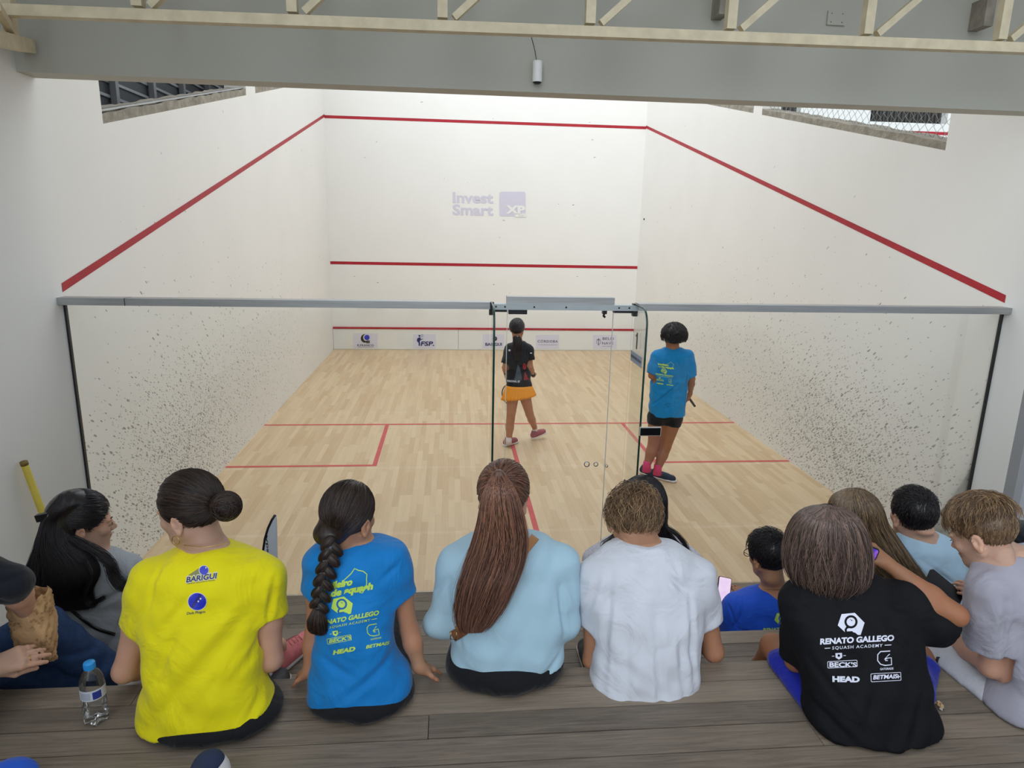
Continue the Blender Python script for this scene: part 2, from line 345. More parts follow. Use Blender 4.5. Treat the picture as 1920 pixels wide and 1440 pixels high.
# ------------------------------------------------------------------ people: head, hands, hair, body
def rot(yaw, pitch=0, roll=0):
    """columns right, forward, up; yaw turns to the left, pitch nods down, roll leans to the right (degrees)"""
    y, p, r = (math.radians(v) for v in (yaw, pitch, roll))
    Rz = np.array([[math.cos(y), -math.sin(y), 0], [math.sin(y), math.cos(y), 0], [0, 0, 1]])
    Rx = np.array([[1, 0, 0], [0, math.cos(p), math.sin(p)], [0, -math.sin(p), math.cos(p)]])
    Ry = np.array([[math.cos(r), 0, math.sin(r)], [0, 1, 0], [-math.sin(r), 0, math.cos(r)]])
    return Rz @ Rx @ Ry
class Head:
    HC = np.array([0, -.016, .034]); HR = np.array([.083, .104, .094])
    def __init__(s, px, py, Y, yaw=0, pitch=0, roll=0, sc=1.0):
        s.c = at(px, py, Y); s.M = rot(yaw, pitch, roll); s.s = sc
    def w(s, p): return s.c + (np.asarray(p, float) * s.s) @ s.M.T
    def loc(s, P): return ((P - s.c) @ s.M) / s.s
    def wrap(s, f): return lambda P: f(s.loc(P)) * s.s
    def skin(s, f, ears=(1, 1), k=.02):
        g = F()
        g.ell((0, -.012, .03), (.075, .094, .085)); g.ell((0, .035, -.03), (.056, .062, .080), k=.03)
        g.ell((0, .064, -.090), (.024, .024, .020), k=.03)
        for e in (-1, 1):
            g.cone((e * .052, -.002, -.055), (e * .012, .066, -.09), .016, .014, .03)
            g.ell((e * .036, .066, -.026), (.020, .018, .018), k=.02)
            g.ell((e * .028, .082, .014), (.022, .011, .009), k=.015)
        g.cone((0, .088, .004), (0, .110, -.030), .0065, .0095, .014)
        for e in (-1, 1): g.ell((e * .011, .100, -.034), (.008, .009, .007), k=.006)
        for e in (-1, 1): g.sub(ell((e * .030, .100, -.002), (.014, .012, .009)), .012)
        for e in (-1, 1): g.ell((e * .030, .082, -.003), (.013, .011, .010), k=.003)
        g.ell((0, .090, -.058), (.022, .011, .006), k=.006); g.ell((0, .088, -.068), (.019, .011, .006), k=.006)
        g.cone((0, -.022, -.02), (0, -.022, -.10), .050, .046, .02)
        for e, on in ((-1, ears[0]), (1, ears[1])):
            if not on: continue
            M = rot(e * -22, 0, e * 6); o = np.array([e * .079, -.014, -.018])
            g.ell(o, (.006, .018, .031), M, k=.006); g.ell(o + (e * .001, .000, -.026), (.006, .010, .011), k=.006)
            g.sub(ell(o + (e * .008, .003, .002), (.007, .010, .018), M), .004); g.ell(o + (e * .003, .009, -.004), (.005, .005, .008), k=.004)
        f.add(s.wrap(g), k)
    def cap(s, extra=0, fore=0, nape=0, side=0):
        """hair on the skull; fore moves the forehead line, nape the lower line, side the sideburns"""
        HR = s.HR + extra
        def f(P):
            p = s.loc(P); d = ell(s.HC, HR)(p)
            h1 = (p[:, 1] - (.034 + fore + (p[:, 2] + .02) * .78)) * .79; h2 = (-.026 + nape + .62 * p[:, 1] - p[:, 2]) * .85
            for h in (h1, h2):
                q = np.maximum(.014 - np.abs(d - h), 0) / .014; d = np.maximum(d, h) + q * q * .0035
            e = np.minimum(np.linalg.norm((p - (-.082, -.008 - side, -.020)) / (1, 1, 1.2), axis=1), np.linalg.norm((p - (.082, -.008 - side, -.020)) / (1, 1, 1.2), axis=1)) - .027
            return np.maximum(d, -e) * s.s
        return f
    def roots(s, N, rng, fore=0, nape=0, up=None):
        out = []
        while sum(len(o) for o in out) < N:
            d = rng.randn(N * 4, 3); d /= np.linalg.norm(d, axis=1)[:, None]
            p = s.HC + d / np.linalg.norm(d / s.HR, axis=1)[:, None]
            h1 = p[:, 1] - (.034 + fore + (p[:, 2] + .02) * .78); h2 = -.026 + nape + .62 * p[:, 1] - p[:, 2]
            e = np.minimum(np.linalg.norm(p - (-.082, -.008, -.020), axis=1), np.linalg.norm(p - (.082, -.008, -.020), axis=1)) > .031
            ok = (h1 < 0) & (h2 < 0) & e
            if up is not None: ok &= p[:, 2] > up
            out.append(d[ok])
        return np.vstack(out)[:N]
    def onskull(s, d, lift):
        return s.w(s.HC + d * (1 / np.linalg.norm(d / s.HR, axis=-1) + lift)[..., None])
    def gather(s, N, rng, g, lift=.002, k=14, jit=.03, fore=0, nape=0, stop=1.0, extra=0):
        """strands combed over the skull to the local direction g"""
        a = s.roots(N, rng, fore, nape); g = np.array(g, float); g /= np.linalg.norm(g); g = g + rng.randn(N, 3) * jit; g /= np.linalg.norm(g, axis=1)[:, None]
        om = np.arccos(np.clip((a * g).sum(1), -.98, .9999))[:, None, None]; t = np.linspace(0, stop, k)[None, :, None]
        d = (np.sin((1 - t) * om) * a[:, None] + np.sin(t * om) * g[:, None]) / np.sin(om); d /= np.linalg.norm(d, axis=2)[..., None]
        l = extra + lift * rng.rand(N)[:, None] * np.ones(k) + .0008 * np.sin(np.linspace(0, 9, k)[None] + 6 * rng.rand(N)[:, None])
        return s.onskull(d, l)
    def short(s, N, rng, crown, L=.03, lift=.006, curl=.25, fore=0, nape=0, k=8, up=None, bend=(0, 0, 0), extra=0, z_len=None):
        """short hair lying away from the crown"""
        a = s.roots(N, rng, fore, nape, up); c = np.array(crown, float); c /= np.linalg.norm(c)
        tn = a - c[None] + np.array(bend); tn -= a * (tn * a).sum(1)[:, None]; tn /= np.linalg.norm(tn, axis=1)[:, None] + 1e-6
        tn += rng.randn(N, 3) * curl; tn -= a * (tn * a).sum(1)[:, None]
        sd = np.cross(a, tn); ph = rng.rand(N) * 6.28; t = np.linspace(0, 1, k)
        Ln = L * (.6 + .7 * rng.rand(N)) / .09
        if z_len is not None: Ln *= np.clip((s.HC[2] + a[:, 2] * .09 - z_len[0]) / (z_len[1] - z_len[0]), .2, 1)
        d = a[:, None] + tn[:, None] * (Ln[:, None] * t)[..., None] + sd[:, None] * (np.sin(t[None] * 4 + ph[:, None]) * curl * .25 * t * Ln[:, None] * 2)[..., None]
        d /= np.linalg.norm(d, axis=2)[..., None]
        l = extra + (lift * (.4 + rng.rand(N)))[:, None] * np.sin(t * 2.2)[None] * 1.0
        return s.onskull(d, l)
def sheath(sl, N, rng, z0, z1, th=(0, 2 * math.pi), k=22, drift=.15, jit=.004, off=.001, wave=.0, ends=.15, inner=.0):
    """strands running down over the stacked sections sl"""
    t = np.linspace(0, 1, k); a = (th[0] + (th[1] - th[0]) * rng.rand(N))[:, None] + drift * rng.randn(N, 1) * t[None] + wave * np.sin(t[None] * 7 + 6.28 * rng.rand(N, 1)) * t[None]
    zs = z0 - np.abs(z0 - z1) * .06 * rng.rand(N, 1); ze = z1 + abs(z0 - z1) * ends * rng.rand(N, 1)**1.5
    z = zs + (ze - zs) * t[None]; o = off + jit * rng.randn(N, 1) * t[None] - inner * rng.rand(N, 1)
    P = sl.point(z.ravel(), a.ravel(), o.ravel()); return P.reshape(N, k, 3)
def hair(name, m, parent, field=None, boxes=(), locks=(), r0=.0011, r1=.0003, seed=1, label=None, base=.2):
    """hair mass plus strands as one mesh"""
    rng = np.random.RandomState(seed); VV, QQ, AA, n = [], [], [], 0
    for lo, hi, h in boxes:
        P, Q = surf(field, lo, hi, h)
        if len(P): P = smooth(P, Q, 1); VV.append(P); QQ.append(Q); AA.append(np.clip(base + .10 * np.sin(P[:, 0] * 420 + P[:, 2] * 30), 0, 1)); 
    for L in locks:
        if isinstance(L, tuple): L, a, b = L
        else: a, b = r0, r1
        V, Q, A = strands(L, a, b, val=rng.rand(len(L))**1.6); VV.append(V); QQ.append(Q); AA.append(A)
    QQ2 = []; 
    for V, Q in zip(VV, QQ): QQ2.append(Q + n); n += len(V)
    o = qmesh(name, np.vstack(VV), np.vstack(QQ2), m, parent, attr=np.concatenate(AA)); return tag(o, label)
def hand(f, wr, fd, up, side=1, sc=1.0, curl=(.5, .6, .4), thumb=(.6, .3), spread=.08, k=.008, open_thumb=.9):
    """palm, four fingers, thumb; fd fingers' direction, up back of the hand, side +1 puts the thumb at cross(up, fd)"""
    fd = np.array(fd, float); fd /= np.linalg.norm(fd); up = np.array(up, float); up -= fd * (up @ fd); up /= np.linalg.norm(up)
    sd = np.cross(up, fd) * side; W = lambda x, y, z: np.array(wr) + sc * (fd * x + sd * y + up * z)
    f.cone(wr, W(.03, 0, 0), .024 * sc, .022 * sc, .02)
    for i, (y, L, r) in enumerate(((.028, .072, .0088), (.009, .080, .0090), (-.010, .074, .0086), (-.028, .058, .0078))):
        kn = (.086 - .004 * abs(i - 1), y, 0); f.cone(W(.015, y * .45, -.003), W(*kn), .016 * sc, .0125 * sc, .018)
        a = 0; p = np.array(kn); sp = (y / .028) * spread
        for j, l in enumerate((.45, .30, .25)):
            cu = curl[j] if not isinstance(curl[0], (list, tuple)) else curl[i][j]; a += cu
            q = p + l * L * np.array([math.cos(a) * math.cos(sp), math.cos(a) * math.sin(sp), -math.sin(a)])
            f.cone(W(*p), W(*q), r * sc * (1 - .08 * j), r * sc * (.92 - .1 * j), .004 if j else k); p = q
    t0 = np.array([.022, .026, -.006]); t1 = t0 + .038 * np.array([math.cos(open_thumb), math.sin(open_thumb), -thumb[0] * .6]); t2 = t1 + .030 * np.array([math.cos(open_thumb - .5), math.sin(open_thumb - .5), -thumb[1]]); t3 = t2 + .022 * np.array([.95, .1, -thumb[1]])
    f.cone(W(.012, .012, -.004), W(*t1), .017 * sc, .0115 * sc, .014); f.cone(W(*t1), W(*t2), .0105 * sc, .0095 * sc, .005); f.cone(W(*t2), W(*t3), .0095 * sc, .0078 * sc, .004)
def arm(f, sh, el, wr, r=(.048, .044, .038, .036, .025), k=.02):
    sh, el, wr = (np.array(v, float) for v in (sh, el, wr)); m1 = sh * .5 + el * .5; m2 = el * .65 + wr * .35
    f.cone(sh, m1, r[0], r[1], k); f.cone(m1, el, r[1], r[2], k); f.cone(el, m2, r[2], r[3] * 1.05, k); f.cone(m2, wr, r[3] * 1.05, r[4], k)
def sleeve(f, sh, el, t, r0, r1, k=.035, cut=None, hollow=.012):
    """short sleeve from the shoulder to the share t of the upper arm, open at the cuff"""
    sh, el = np.array(sh, float), np.array(el, float); e = sh + (el - sh) * t; d = (el - sh) / np.linalg.norm(el - sh)
    g = F(); g.cone(sh, e + d * .03, r0, r1 * 1.02); g.cut(e, d if cut is None else cut, .004)
    f.add(g, k); return e, d, r1
def open_cuffs(f, cuffs):
    for e, d, r in cuffs: f.sub(cone(e - d * .045, e + d * .06, r - .013, r - .005), .003)

# writing and marks laid onto a garment or a wall
def outline(splines, cyc=True):
    cu = bpy.data.curves.new('mark', 'CURVE'); cu.dimensions = '2D'; cu.fill_mode = 'BOTH'
    for pts in splines:
        s = cu.splines.new('POLY'); s.points.add(len(pts) - 1); s.use_cyclic_u = True
        for i, p in enumerate(pts): s.points[i].co = (p[0], p[1], 0, 1)
    return cu
def textcurve(txt, bold=0, shear=0, space=1.0, align='LEFT'):
    cu = bpy.data.curves.new('mark', 'FONT'); cu.body = txt; cu.size = 1; cu.offset = bold; cu.shear = shear; cu.space_character = space; cu.align_x = align; cu.resolution_u = 3
    return cu
def flat(cu):
    o = bpy.data.objects.new('mark', cu); COL.objects.link(o); bpy.context.view_layer.update()
    me = o.evaluated_get(bpy.context.evaluated_depsgraph_get()).to_mesh()
    V = np.array([tuple(v.co[:2]) for v in me.vertices]) if len(me.vertices) else np.zeros((0, 2)); Fc = [tuple(p.vertices) for p in me.polygons]
    o.to_mesh_clear(); bpy.data.objects.remove(o); bpy.data.curves.remove(cu); return V, Fc
def refine(V, Fc, L):
    import bmesh
    bm = bmesh.new(); vs = [bm.verts.new((p[0], p[1], 0)) for p in V]
    for q in Fc:
        try: bm.faces.new([vs[i] for i in q])
        except ValueError: pass
    bmesh.ops.triangulate(bm, faces=bm.faces)
    for _ in range(5):
        ed = [e for e in bm.edges if e.calc_length() > L]
        if not ed: break
        bmesh.ops.subdivide_edges(bm, edges=ed, cuts=1); bmesh.ops.triangulate(bm, faces=bm.faces)
    bm.verts.ensure_lookup_table(); bm.verts.index_update()
    V = np.array([tuple(v.co[:2]) for v in bm.verts]); Fc = [tuple(v.index for v in f.verts) for f in bm.faces]; bm.free(); return V, Fc
def ringpts(cx, cy, rx, ry=None, n=28, a0=0, a1=2 * math.pi):
    ry = ry or rx; return [(cx + rx * math.cos(a0 + (a1 - a0) * i / n), cy + ry * math.sin(a0 + (a1 - a0) * i / n)) for i in range(n + (abs(a1 - a0) < 6.28))]
def strokepoly(pts, w):
    p = np.array(pts, float); t = np.gradient(p, axis=0); t /= np.linalg.norm(t, axis=1)[:, None]; n = np.stack([-t[:, 1], t[:, 0]], 1) * w / 2
    return [tuple(v) for v in (p + n)] + [tuple(v) for v in (p - n)[::-1]]
class Print:
    """marks drawn in a frame: origin pixel, baseline direction, size; thrown on a mesh along the sight rays"""
    def __init__(s, ob, mats, L=4, lim=.05):
        s.ob = ob; me = ob.data; s.o = origin(ob); s.base = len(me.materials)
        for m in mats: me.materials.append(m)
        s.bvh = BVHTree.FromPolygons([Vector(v.co) + Vector(s.o) for v in me.vertices], [tuple(p.vertices) for p in me.polygons]); s.V = []; s.F = []; s.M = []; s.n = 0; s.L = L; s.lim = lim
    def put(s, V, Fc, mi, off=.0012, L=None, mp=None):
        """V in pixels of the photograph"""
        V, Fc = refine(V, Fc, L or s.L); P = []; cam0 = Vector(CAM)
        for x, y in V:
            d = Vector(ray(x, y)).normalized(); h = s.bvh.ray_cast(cam0, d)
            P.append(np.array(h[0]) - np.array(d) * off + np.array(h[1]) * 0 if h[0] is not None else None)
        for q in Fc:
            if any(P[i] is None for i in q): continue
            a, b, c = (P[i] for i in q)
            if max(np.linalg.norm(a - b), np.linalg.norm(b - c), np.linalg.norm(a - c)) > s.lim: continue
            s.F.append([s.n, s.n + 1, s.n + 2]); s.V += [a, b, c]; s.M.append(mi); s.n += 3
    def frame(s, o, ang, sc, shear=0, sy=None):
        a = math.radians(ang); sy = sy or sc
        return lambda V: np.stack([o[0] + V[:, 0] * sc * math.cos(a) + V[:, 1] * sy * (math.sin(a)), o[1] - V[:, 0] * sc * math.sin(a) - V[:, 1] * sy * math.cos(a)], 1) if True else None
    def text(s, txt, x, y, h, w=None, ang=0, mi=0, bold=.0, shear=0, align='LEFT', space=1.0, off=.0012):
        """cap height h px, total width w px, baseline start (or centre) at x, y; ang turns anticlockwise"""
        V, Fc = flat(textcurve(txt, bold, shear, space, 'LEFT'))
        if not len(V): return
        V = V - [V[:, 0].min(), 0]; W0 = V[:, 0].max(); sx = (w / W0) if w else h / .73
        if align == 'CENTER': V[:, 0] -= W0 / 2
        s.put(s.frame((x, y), ang, sx, sy=h / .73)(V), Fc, mi, off)
    def shape(s, splines, x, y, sc, ang=0, mi=0, off=.0012):
        V, Fc = flat(outline(splines)); 
        if len(V): s.put(s.frame((x, y), ang, sc)(V), Fc, mi, off)
    def done(s):
        if not s.n: return
        me = s.ob.data; nv, nf, nl = len(me.vertices), len(me.polygons), len(me.loops)
        V = np.array(s.V) - s.o; Fq = np.array(s.F) + nv
        me.vertices.add(len(V)); co = np.empty((nv + len(V)) * 3, np.float32); me.vertices.foreach_get('co', co); co[nv * 3:] = V.ravel(); me.vertices.foreach_set('co', co)
        me.loops.add(Fq.size); li = np.empty(nl + Fq.size, np.int32); me.loops.foreach_get('vertex_index', li); li[nl:] = Fq.ravel(); me.loops.foreach_set('vertex_index', li)
        me.polygons.add(len(Fq)); 
        for attr, new in (('loop_start', nl + 3 * np.arange(len(Fq))), ('loop_total', np.full(len(Fq), 3)), ('material_index', np.array(s.M) + s.base)):
            a = np.empty(nf + len(Fq), np.int32); me.polygons.foreach_get(attr, a); a[nf:] = new; me.polygons.foreach_set(attr, a)
        me.update(calc_edges=True)

# ------------------------------------------------------------------ the court and the gallery
def wallmat(name, axis, y0, z0, ay, az, dens, tilt, base=(232, 231, 227)):
    """white plaster with the dark rubber marks of balls; axis = the horizontal coordinate of the wall"""
    m = mat(name, base, .55, 0, .3, .015, 1.3, .12, 14); t = NT(m); b = t.n['Principled BSDF']; old = b.inputs['Base Color'].links[0].from_socket
    tc = t.add('ShaderNodeTexCoord'); sp = t.add('ShaderNodeSeparateXYZ'); t.link(tc.outputs['Object'], sp.inputs[0]); y, z = sp.outputs[axis], sp.outputs[2]
    res = old
    for i, (sc, amp, thr) in enumerate(((46, .8, .30), (74, 1.0, .30), (20, .14, .14))):
        c, s = math.cos(tilt), math.sin(tilt)
        u = t.math('ADD', t.math('MULTIPLY', y, c), t.math('MULTIPLY', z, s)); v = t.math('ADD', t.math('MULTIPLY', y, -s), t.math('MULTIPLY', z, c))
        cb = t.add('ShaderNodeCombineXYZ'); t.link(t.math('MULTIPLY', u, .34), cb.inputs[0]); t.link(v, cb.inputs[1]); cb.inputs[2].default_value = i * 3.3
        n = t.add('ShaderNodeTexNoise'); n.inputs['Scale'].default_value = 30; t.link(cb.outputs[0], n.inputs[0])
        ad = t.add('ShaderNodeVectorMath', operation='MULTIPLY_ADD'); t.link(n.outputs['Color'], ad.inputs[0]); ad.inputs[1].default_value = (.012,) * 3; t.link(cb.outputs[0], ad.inputs[2])
        vo = t.add('ShaderNodeTexVoronoi', voronoi_dimensions='2D'); vo.inputs['Scale'].default_value = sc; t.link(ad.outputs[0], vo.inputs['Vector'])
        sc2 = t.add('ShaderNodeSeparateColor'); t.link(vo.outputs['Color'], sc2.inputs[0])
        # density: thick near the back corner, thinning towards the front and upwards
        e = t.math('ADD', t.math('POWER', t.math('ABSOLUTE', t.math('DIVIDE', t.math('SUBTRACT', y, y0), ay)), 1.7), t.math('POWER', t.math('ABSOLUTE', t.math('DIVIDE', t.math('SUBTRACT', z, z0), az)), 1.7))
        e2 = t.math('ADD', t.math('POWER', t.math('ABSOLUTE', t.math('DIVIDE', t.math('SUBTRACT', y, y0 + 1.5), 3.0)), 2), t.math('POWER', t.math('ABSOLUTE', t.math('DIVIDE', t.math('SUBTRACT', z, z0 + .3), .8)), 2))
        dn = t.math('ADD', t.math('MULTIPLY', t.math('EXPONENT', t.math('MULTIPLY', e, -1)), dens * amp), t.math('MULTIPLY', t.math('EXPONENT', t.math('MULTIPLY', e2, -1)), dens * .22 * amp))
        dn = t.math('MULTIPLY', t.math('ADD', dn, .004 if i == 2 else 0), t.math('GREATER_THAN', y, .02) if axis == 1 else 1.0)
        on = t.math('LESS_THAN', sc2.outputs[0], dn); size = t.math('MULTIPLY', t.math('ADD', sc2.outputs[1], .35), thr)
        r = t.add('ShaderNodeMapRange', interpolation_type='SMOOTHSTEP'); t.link(t.math('SUBTRACT', vo.outputs['Distance'], size), r.inputs[0]); r.inputs[1].default_value = -.06; r.inputs[2].default_value = .04; r.inputs[3].default_value = 1; r.inputs[4].default_value = 0
        a = t.math('MULTIPLY', t.math('MULTIPLY', on, r.outputs[0]), t.math('MULTIPLY_ADD', sc2.outputs[2], .45, .35))
        res = t.mix(a, res, lin((88, 82, 74)))
    sm = t.mix(t.math('MULTIPLY', t.math('EXPONENT', t.math('MULTIPLY', e2, -1)), .16), res, lin((150, 146, 136)))
    t.link(sm, b.inputs['Base Color']); return m
M_WALL = mat('white_plaster', (230, 230, 226), .6, 0, .3, .015, 1.5, .10, 12)
M_LEFT = wallmat('marked_left_plaster', 1, 1.55, .42, 1.15, .62, .80, -.55)
M_RIGHT = wallmat('marked_right_plaster', 1, 1.75, .42, 1.15, .62, .80, -.65)
M_FRONT = wallmat('front_plaster', 0, 0, -3, .5, .5, .02, .2)
M_RED = mat('red_line_paint', (168, 38, 50), .5, 0, .3, .12, 9)
M_REDF = mat('red_floor_tape', (200, 84, 84), .45, 0, .3, .08, 6)
M_CONC = mat('rough_concrete', (150, 144, 132), .95, 0, .2, .25, 12, .9, 30)
M_STEEL = mat('brushed_steel', (170, 172, 172), .38, .85, .5, .12, 3, stretch=(1, 20, 20))
M_ALU = mat('pale_aluminium', (178, 186, 188), .42, .6, .5, .05, 5)
M_BLACK = mat('black_plastic', (16, 16, 18), .35)
M_DARKMETAL = mat('dark_metal', (46, 48, 50), .4, .5)
M_GREY = mat('grey_paint', (184, 183, 172), .65, 0, .3, .04, 1.6, .08, 25)
M_CREAM = mat('cream_paint', (212, 200, 170), .6, 0, .3, .10, 14, .15, 40)
M_DARKSLAT = mat('dark_slat', (62, 64, 68), .6, .2)
M_SLATEDGE = mat('slat_edge', (140, 142, 146), .5, .3)

def glassmat(name, tint, fac=.8):
    m = bpy.data.materials.new(name); m.use_nodes = True; t = NT(m); t.n.remove(t.n['Principled BSDF']); out = t.n['Material Output']
    tr = t.add('ShaderNodeBsdfTransparent'); tr.inputs[0].default_value = tint; gl = t.add('ShaderNodeBsdfGlossy'); gl.inputs['Roughness'].default_value = .02
    fr = t.add('ShaderNodeFresnel'); fr.inputs[0].default_value = 1.45; mx = t.add('ShaderNodeMixShader'); t.link(t.math('MULTIPLY', fr.outputs[0], fac), mx.inputs[0])
    t.link(tr.outputs[0], mx.inputs[1]); t.link(gl.outputs[0], mx.inputs[2]); t.link(mx.outputs[0], out.inputs[0]); return m
M_GLASS = glassmat('clear_glass', (.975, .985, .98, 1))
M_FINGLASS = glassmat('fin_glass', (.97, .985, .98, 1), .28)
M_GEDGE = mat('green_glass_edge', (20, 66, 60), .2, 0, .6)

def planks(name, w, L, c1, c2, axis='y', rough=.4):
    m = bpy.data.materials.new(name); m.use_nodes = True; t = NT(m); b = t.n['Principled BSDF']; b.inputs['Roughness'].default_value = rough
    tc = t.add('ShaderNodeTexCoord'); sp = t.add('ShaderNodeSeparateXYZ'); t.link(tc.outputs['Object'], sp.inputs[0]); x, y = sp.outputs[0], sp.outputs[1]
    row = t.math('FLOOR', t.math('DIVIDE', x, w)); wn = t.add('ShaderNodeTexWhiteNoise', noise_dimensions='1D'); t.link(row, wn.inputs['W'])
    col = t.math('ADD', t.math('DIVIDE', y, L), t.math('MULTIPLY', wn.outputs[0], 17.3)); cell = t.math('FLOOR', col)
    cb = t.add('ShaderNodeCombineXYZ'); t.link(row, cb.inputs[0]); t.link(cell, cb.inputs[1]); w2 = t.add('ShaderNodeTexWhiteNoise', noise_dimensions='2D'); t.link(cb.outputs[0], w2.inputs['Vector'])
    gv = t.add('ShaderNodeCombineXYZ'); t.link(t.math('MULTIPLY', x, 34), gv.inputs[0]); t.link(t.math('MULTIPLY', y, 2.2), gv.inputs[1]); t.link(t.math('MULTIPLY', w2.outputs[0], 40), gv.inputs[2])
    n = t.add('ShaderNodeTexNoise'); n.inputs['Scale'].default_value = 1; n.inputs['Detail'].default_value = 4; n.inputs['Distortion'].default_value = .6; t.link(gv.outputs[0], n.inputs[0])
    f = t.math('ADD', t.math('MULTIPLY', t.math('POWER', w2.outputs[0], 1.3), .75), t.math('MULTIPLY', t.math('SUBTRACT', n.outputs[0], .4), .7))
    c = t.mix(f, lin(c1), lin(c2))
    fx = t.math('FRACT', t.math('DIVIDE', x, w)); fy = t.math('FRACT', col)
    gap = t.math('MAXIMUM', t.math('LESS_THAN', fx, .02), t.math('LESS_THAN', fy, .004)); c = t.mix(t.math('MULTIPLY', gap, .35), c, lin((110, 78, 48)))
    t.link(c, b.inputs['Base Color']); return m
M_FLOOR = planks('maple_strip_floor', .060, .62, (214, 188, 152), (192, 160, 122))

def deckmat(name, c1, c2):
    m = bpy.data.materials.new(name); m.use_nodes = True; t = NT(m); b = t.n['Principled BSDF']; b.inputs['Roughness'].default_value = .58
    tc = t.add('ShaderNodeTexCoord'); g = t.add('ShaderNodeNewGeometry'); mp = t.add('ShaderNodeMapping'); mp.inputs['Scale'].default_value = (1.6, 30, 30); t.link(tc.outputs['Object'], mp.inputs[0])
    ofs = t.add('ShaderNodeCombineXYZ'); t.link(t.math('MULTIPLY', g.outputs['Random Per Island'], 60), ofs.inputs[0]); t.link(ofs.outputs[0], mp.inputs['Location'])
    n = t.add('ShaderNodeTexNoise'); n.inputs['Scale'].default_value = 2.2; n.inputs['Detail'].default_value = 7; n.inputs['Roughness'].default_value = .65; n.inputs['Distortion'].default_value = 1.2; t.link(mp.outputs[0], n.inputs[0])
    n2 = t.add('ShaderNodeTexNoise'); n2.inputs['Scale'].default_value = 3; n2.inputs['Detail'].default_value = 4; t.link(tc.outputs['Object'], n2.inputs[0])
    f = t.math('ADD', t.math('MULTIPLY', n.outputs[0], 1.1), t.math('MULTIPLY', t.math('SUBTRACT', g.outputs['Random Per Island'], .75), .5)); c = t.mix(f, lin(c1), lin(c2))
    c = t.mix(t.math('MULTIPLY', n2.outputs[0], .35), c, lin((150, 142, 130)))
    t.link(c, b.inputs['Base Color']); u = t.add('ShaderNodeBump'); u.inputs['Strength'].default_value = .35; u.inputs['Distance'].default_value = .003; t.link(n.outputs[0], u.inputs['Height']); t.link(u.outputs[0], b.inputs['Normal']); return m
M_DECK = deckmat('weathered_deck', (58, 46, 38), (172, 154, 134))

# floor with its painted lines
f = MB(); f.box((-3.2, 0, -.05), (3.2, 9.75, 0), 0)
def fl(x0, y0, x1, y1): f.add([(x0, y0, .0015), (x1, y0, .0015), (x1, y1, .0015), (x0, y1, .0015)], [(0, 1, 2, 3)], 1)
fl(-3.2, 4.235, 3.2, 4.285); fl(-.025, 0, .025, 4.235)
for s in (-1, 1):
    a, b_ = sorted((s * 1.575, s * 1.625)); fl(a, 2.66, b_, 4.235); a, b_ = sorted((s * 1.625, s * 3.2)); fl(a, 2.66, b_, 2.71)
struct('floor', f, [M_FLOOR, M_REDF])
SILL = lambda y: 3.27 + .222 * (y - .78)
def sidewall(name, s, holes, m, y_end):
    """wall along the court; holes = [(y0, y1)] open above the sloping sill"""
    x0, x1 = s * 3.2, s * .25; w = MB(); top = 5.3; H = 6.6
    P = lambda pts: w.prism([(x0, y, z) for y, z in (pts if s > 0 else pts[::-1])], (x1, 0, 0), 0)
    ys = [y_end] + [v for h in holes for v in h] + [9.75]
    P([(y_end, 0), (9.75, 0), (9.75, SILL(9.75)), (y_end, SILL(y_end))] if y_end > -1 else [(y_end, 0), (9.75, 0), (9.75, SILL(9.75)), (y_end, SILL(y_end))])
    for i in range(0, len(ys), 2): P([(ys[i], SILL(ys[i])), (ys[i + 1], SILL(ys[i + 1])), (ys[i + 1], H), (ys[i], H)])
    for a, b in holes: P([(a, top), (b, top), (b, H), (a, H)])
    # the sloping out line, painted: lower edge 4.57 m at the front, 2.13 m at the back
    e = -s * .002; zf = lambda y, o: 2.165 + (4.59 - 2.165) * y / 9.75 + o
    w.add([(x0 + e, 0, zf(0, 0)), (x0 + e, 9.75, zf(9.75, 0)), (x0 + e, 9.75, zf(9.75, .055)), (x0 + e, 0, zf(0, .055))], [(0, 1, 2, 3)], 1)
    return struct(name, w, [m, M_RED])
sidewall('wall_left', -1, [(.78, 4.42), (4.84, 7.2)], M_LEFT, -6)
sidewall('wall_right', 1, [(.87, 4.36), (4.62, 7.4)], M_RIGHT, -.30)
# concrete sills of the openings
for s, hs in ((-1, [(.78, 4.42), (4.84, 7.2)]), (1, [(.87, 4.36), (4.62, 7.4)])):
    w = MB()
    for a, b in hs:
        n = 46; rr = random.Random(4); ys = [a + (b - a) * i / n for i in range(n + 1)]; h = [.068 + rr.uniform(-.008, .008) for _ in ys]
        V = []; 
        for y, q in zip(ys, h): V += [(s * 3.203, y, SILL(y) - .004), (s * 3.203 + s * .0, y, SILL(y) + q), (s * 3.42, y, SILL(y) + q + .01), (s * 3.42, y, SILL(y) - .004)]
        w.add(V, [(4 * i + j, 4 * i + 4 + j, 4 * i + 4 + (j + 1) % 4, 4 * i + (j + 1) % 4) for i in range(n) for j in range(4)] + [(0, 1, 2, 3), (4 * n + 3, 4 * n + 2, 4 * n + 1, 4 * n)])
    struct('trim_1' if s < 0 else 'trim_2', w, M_CONC)
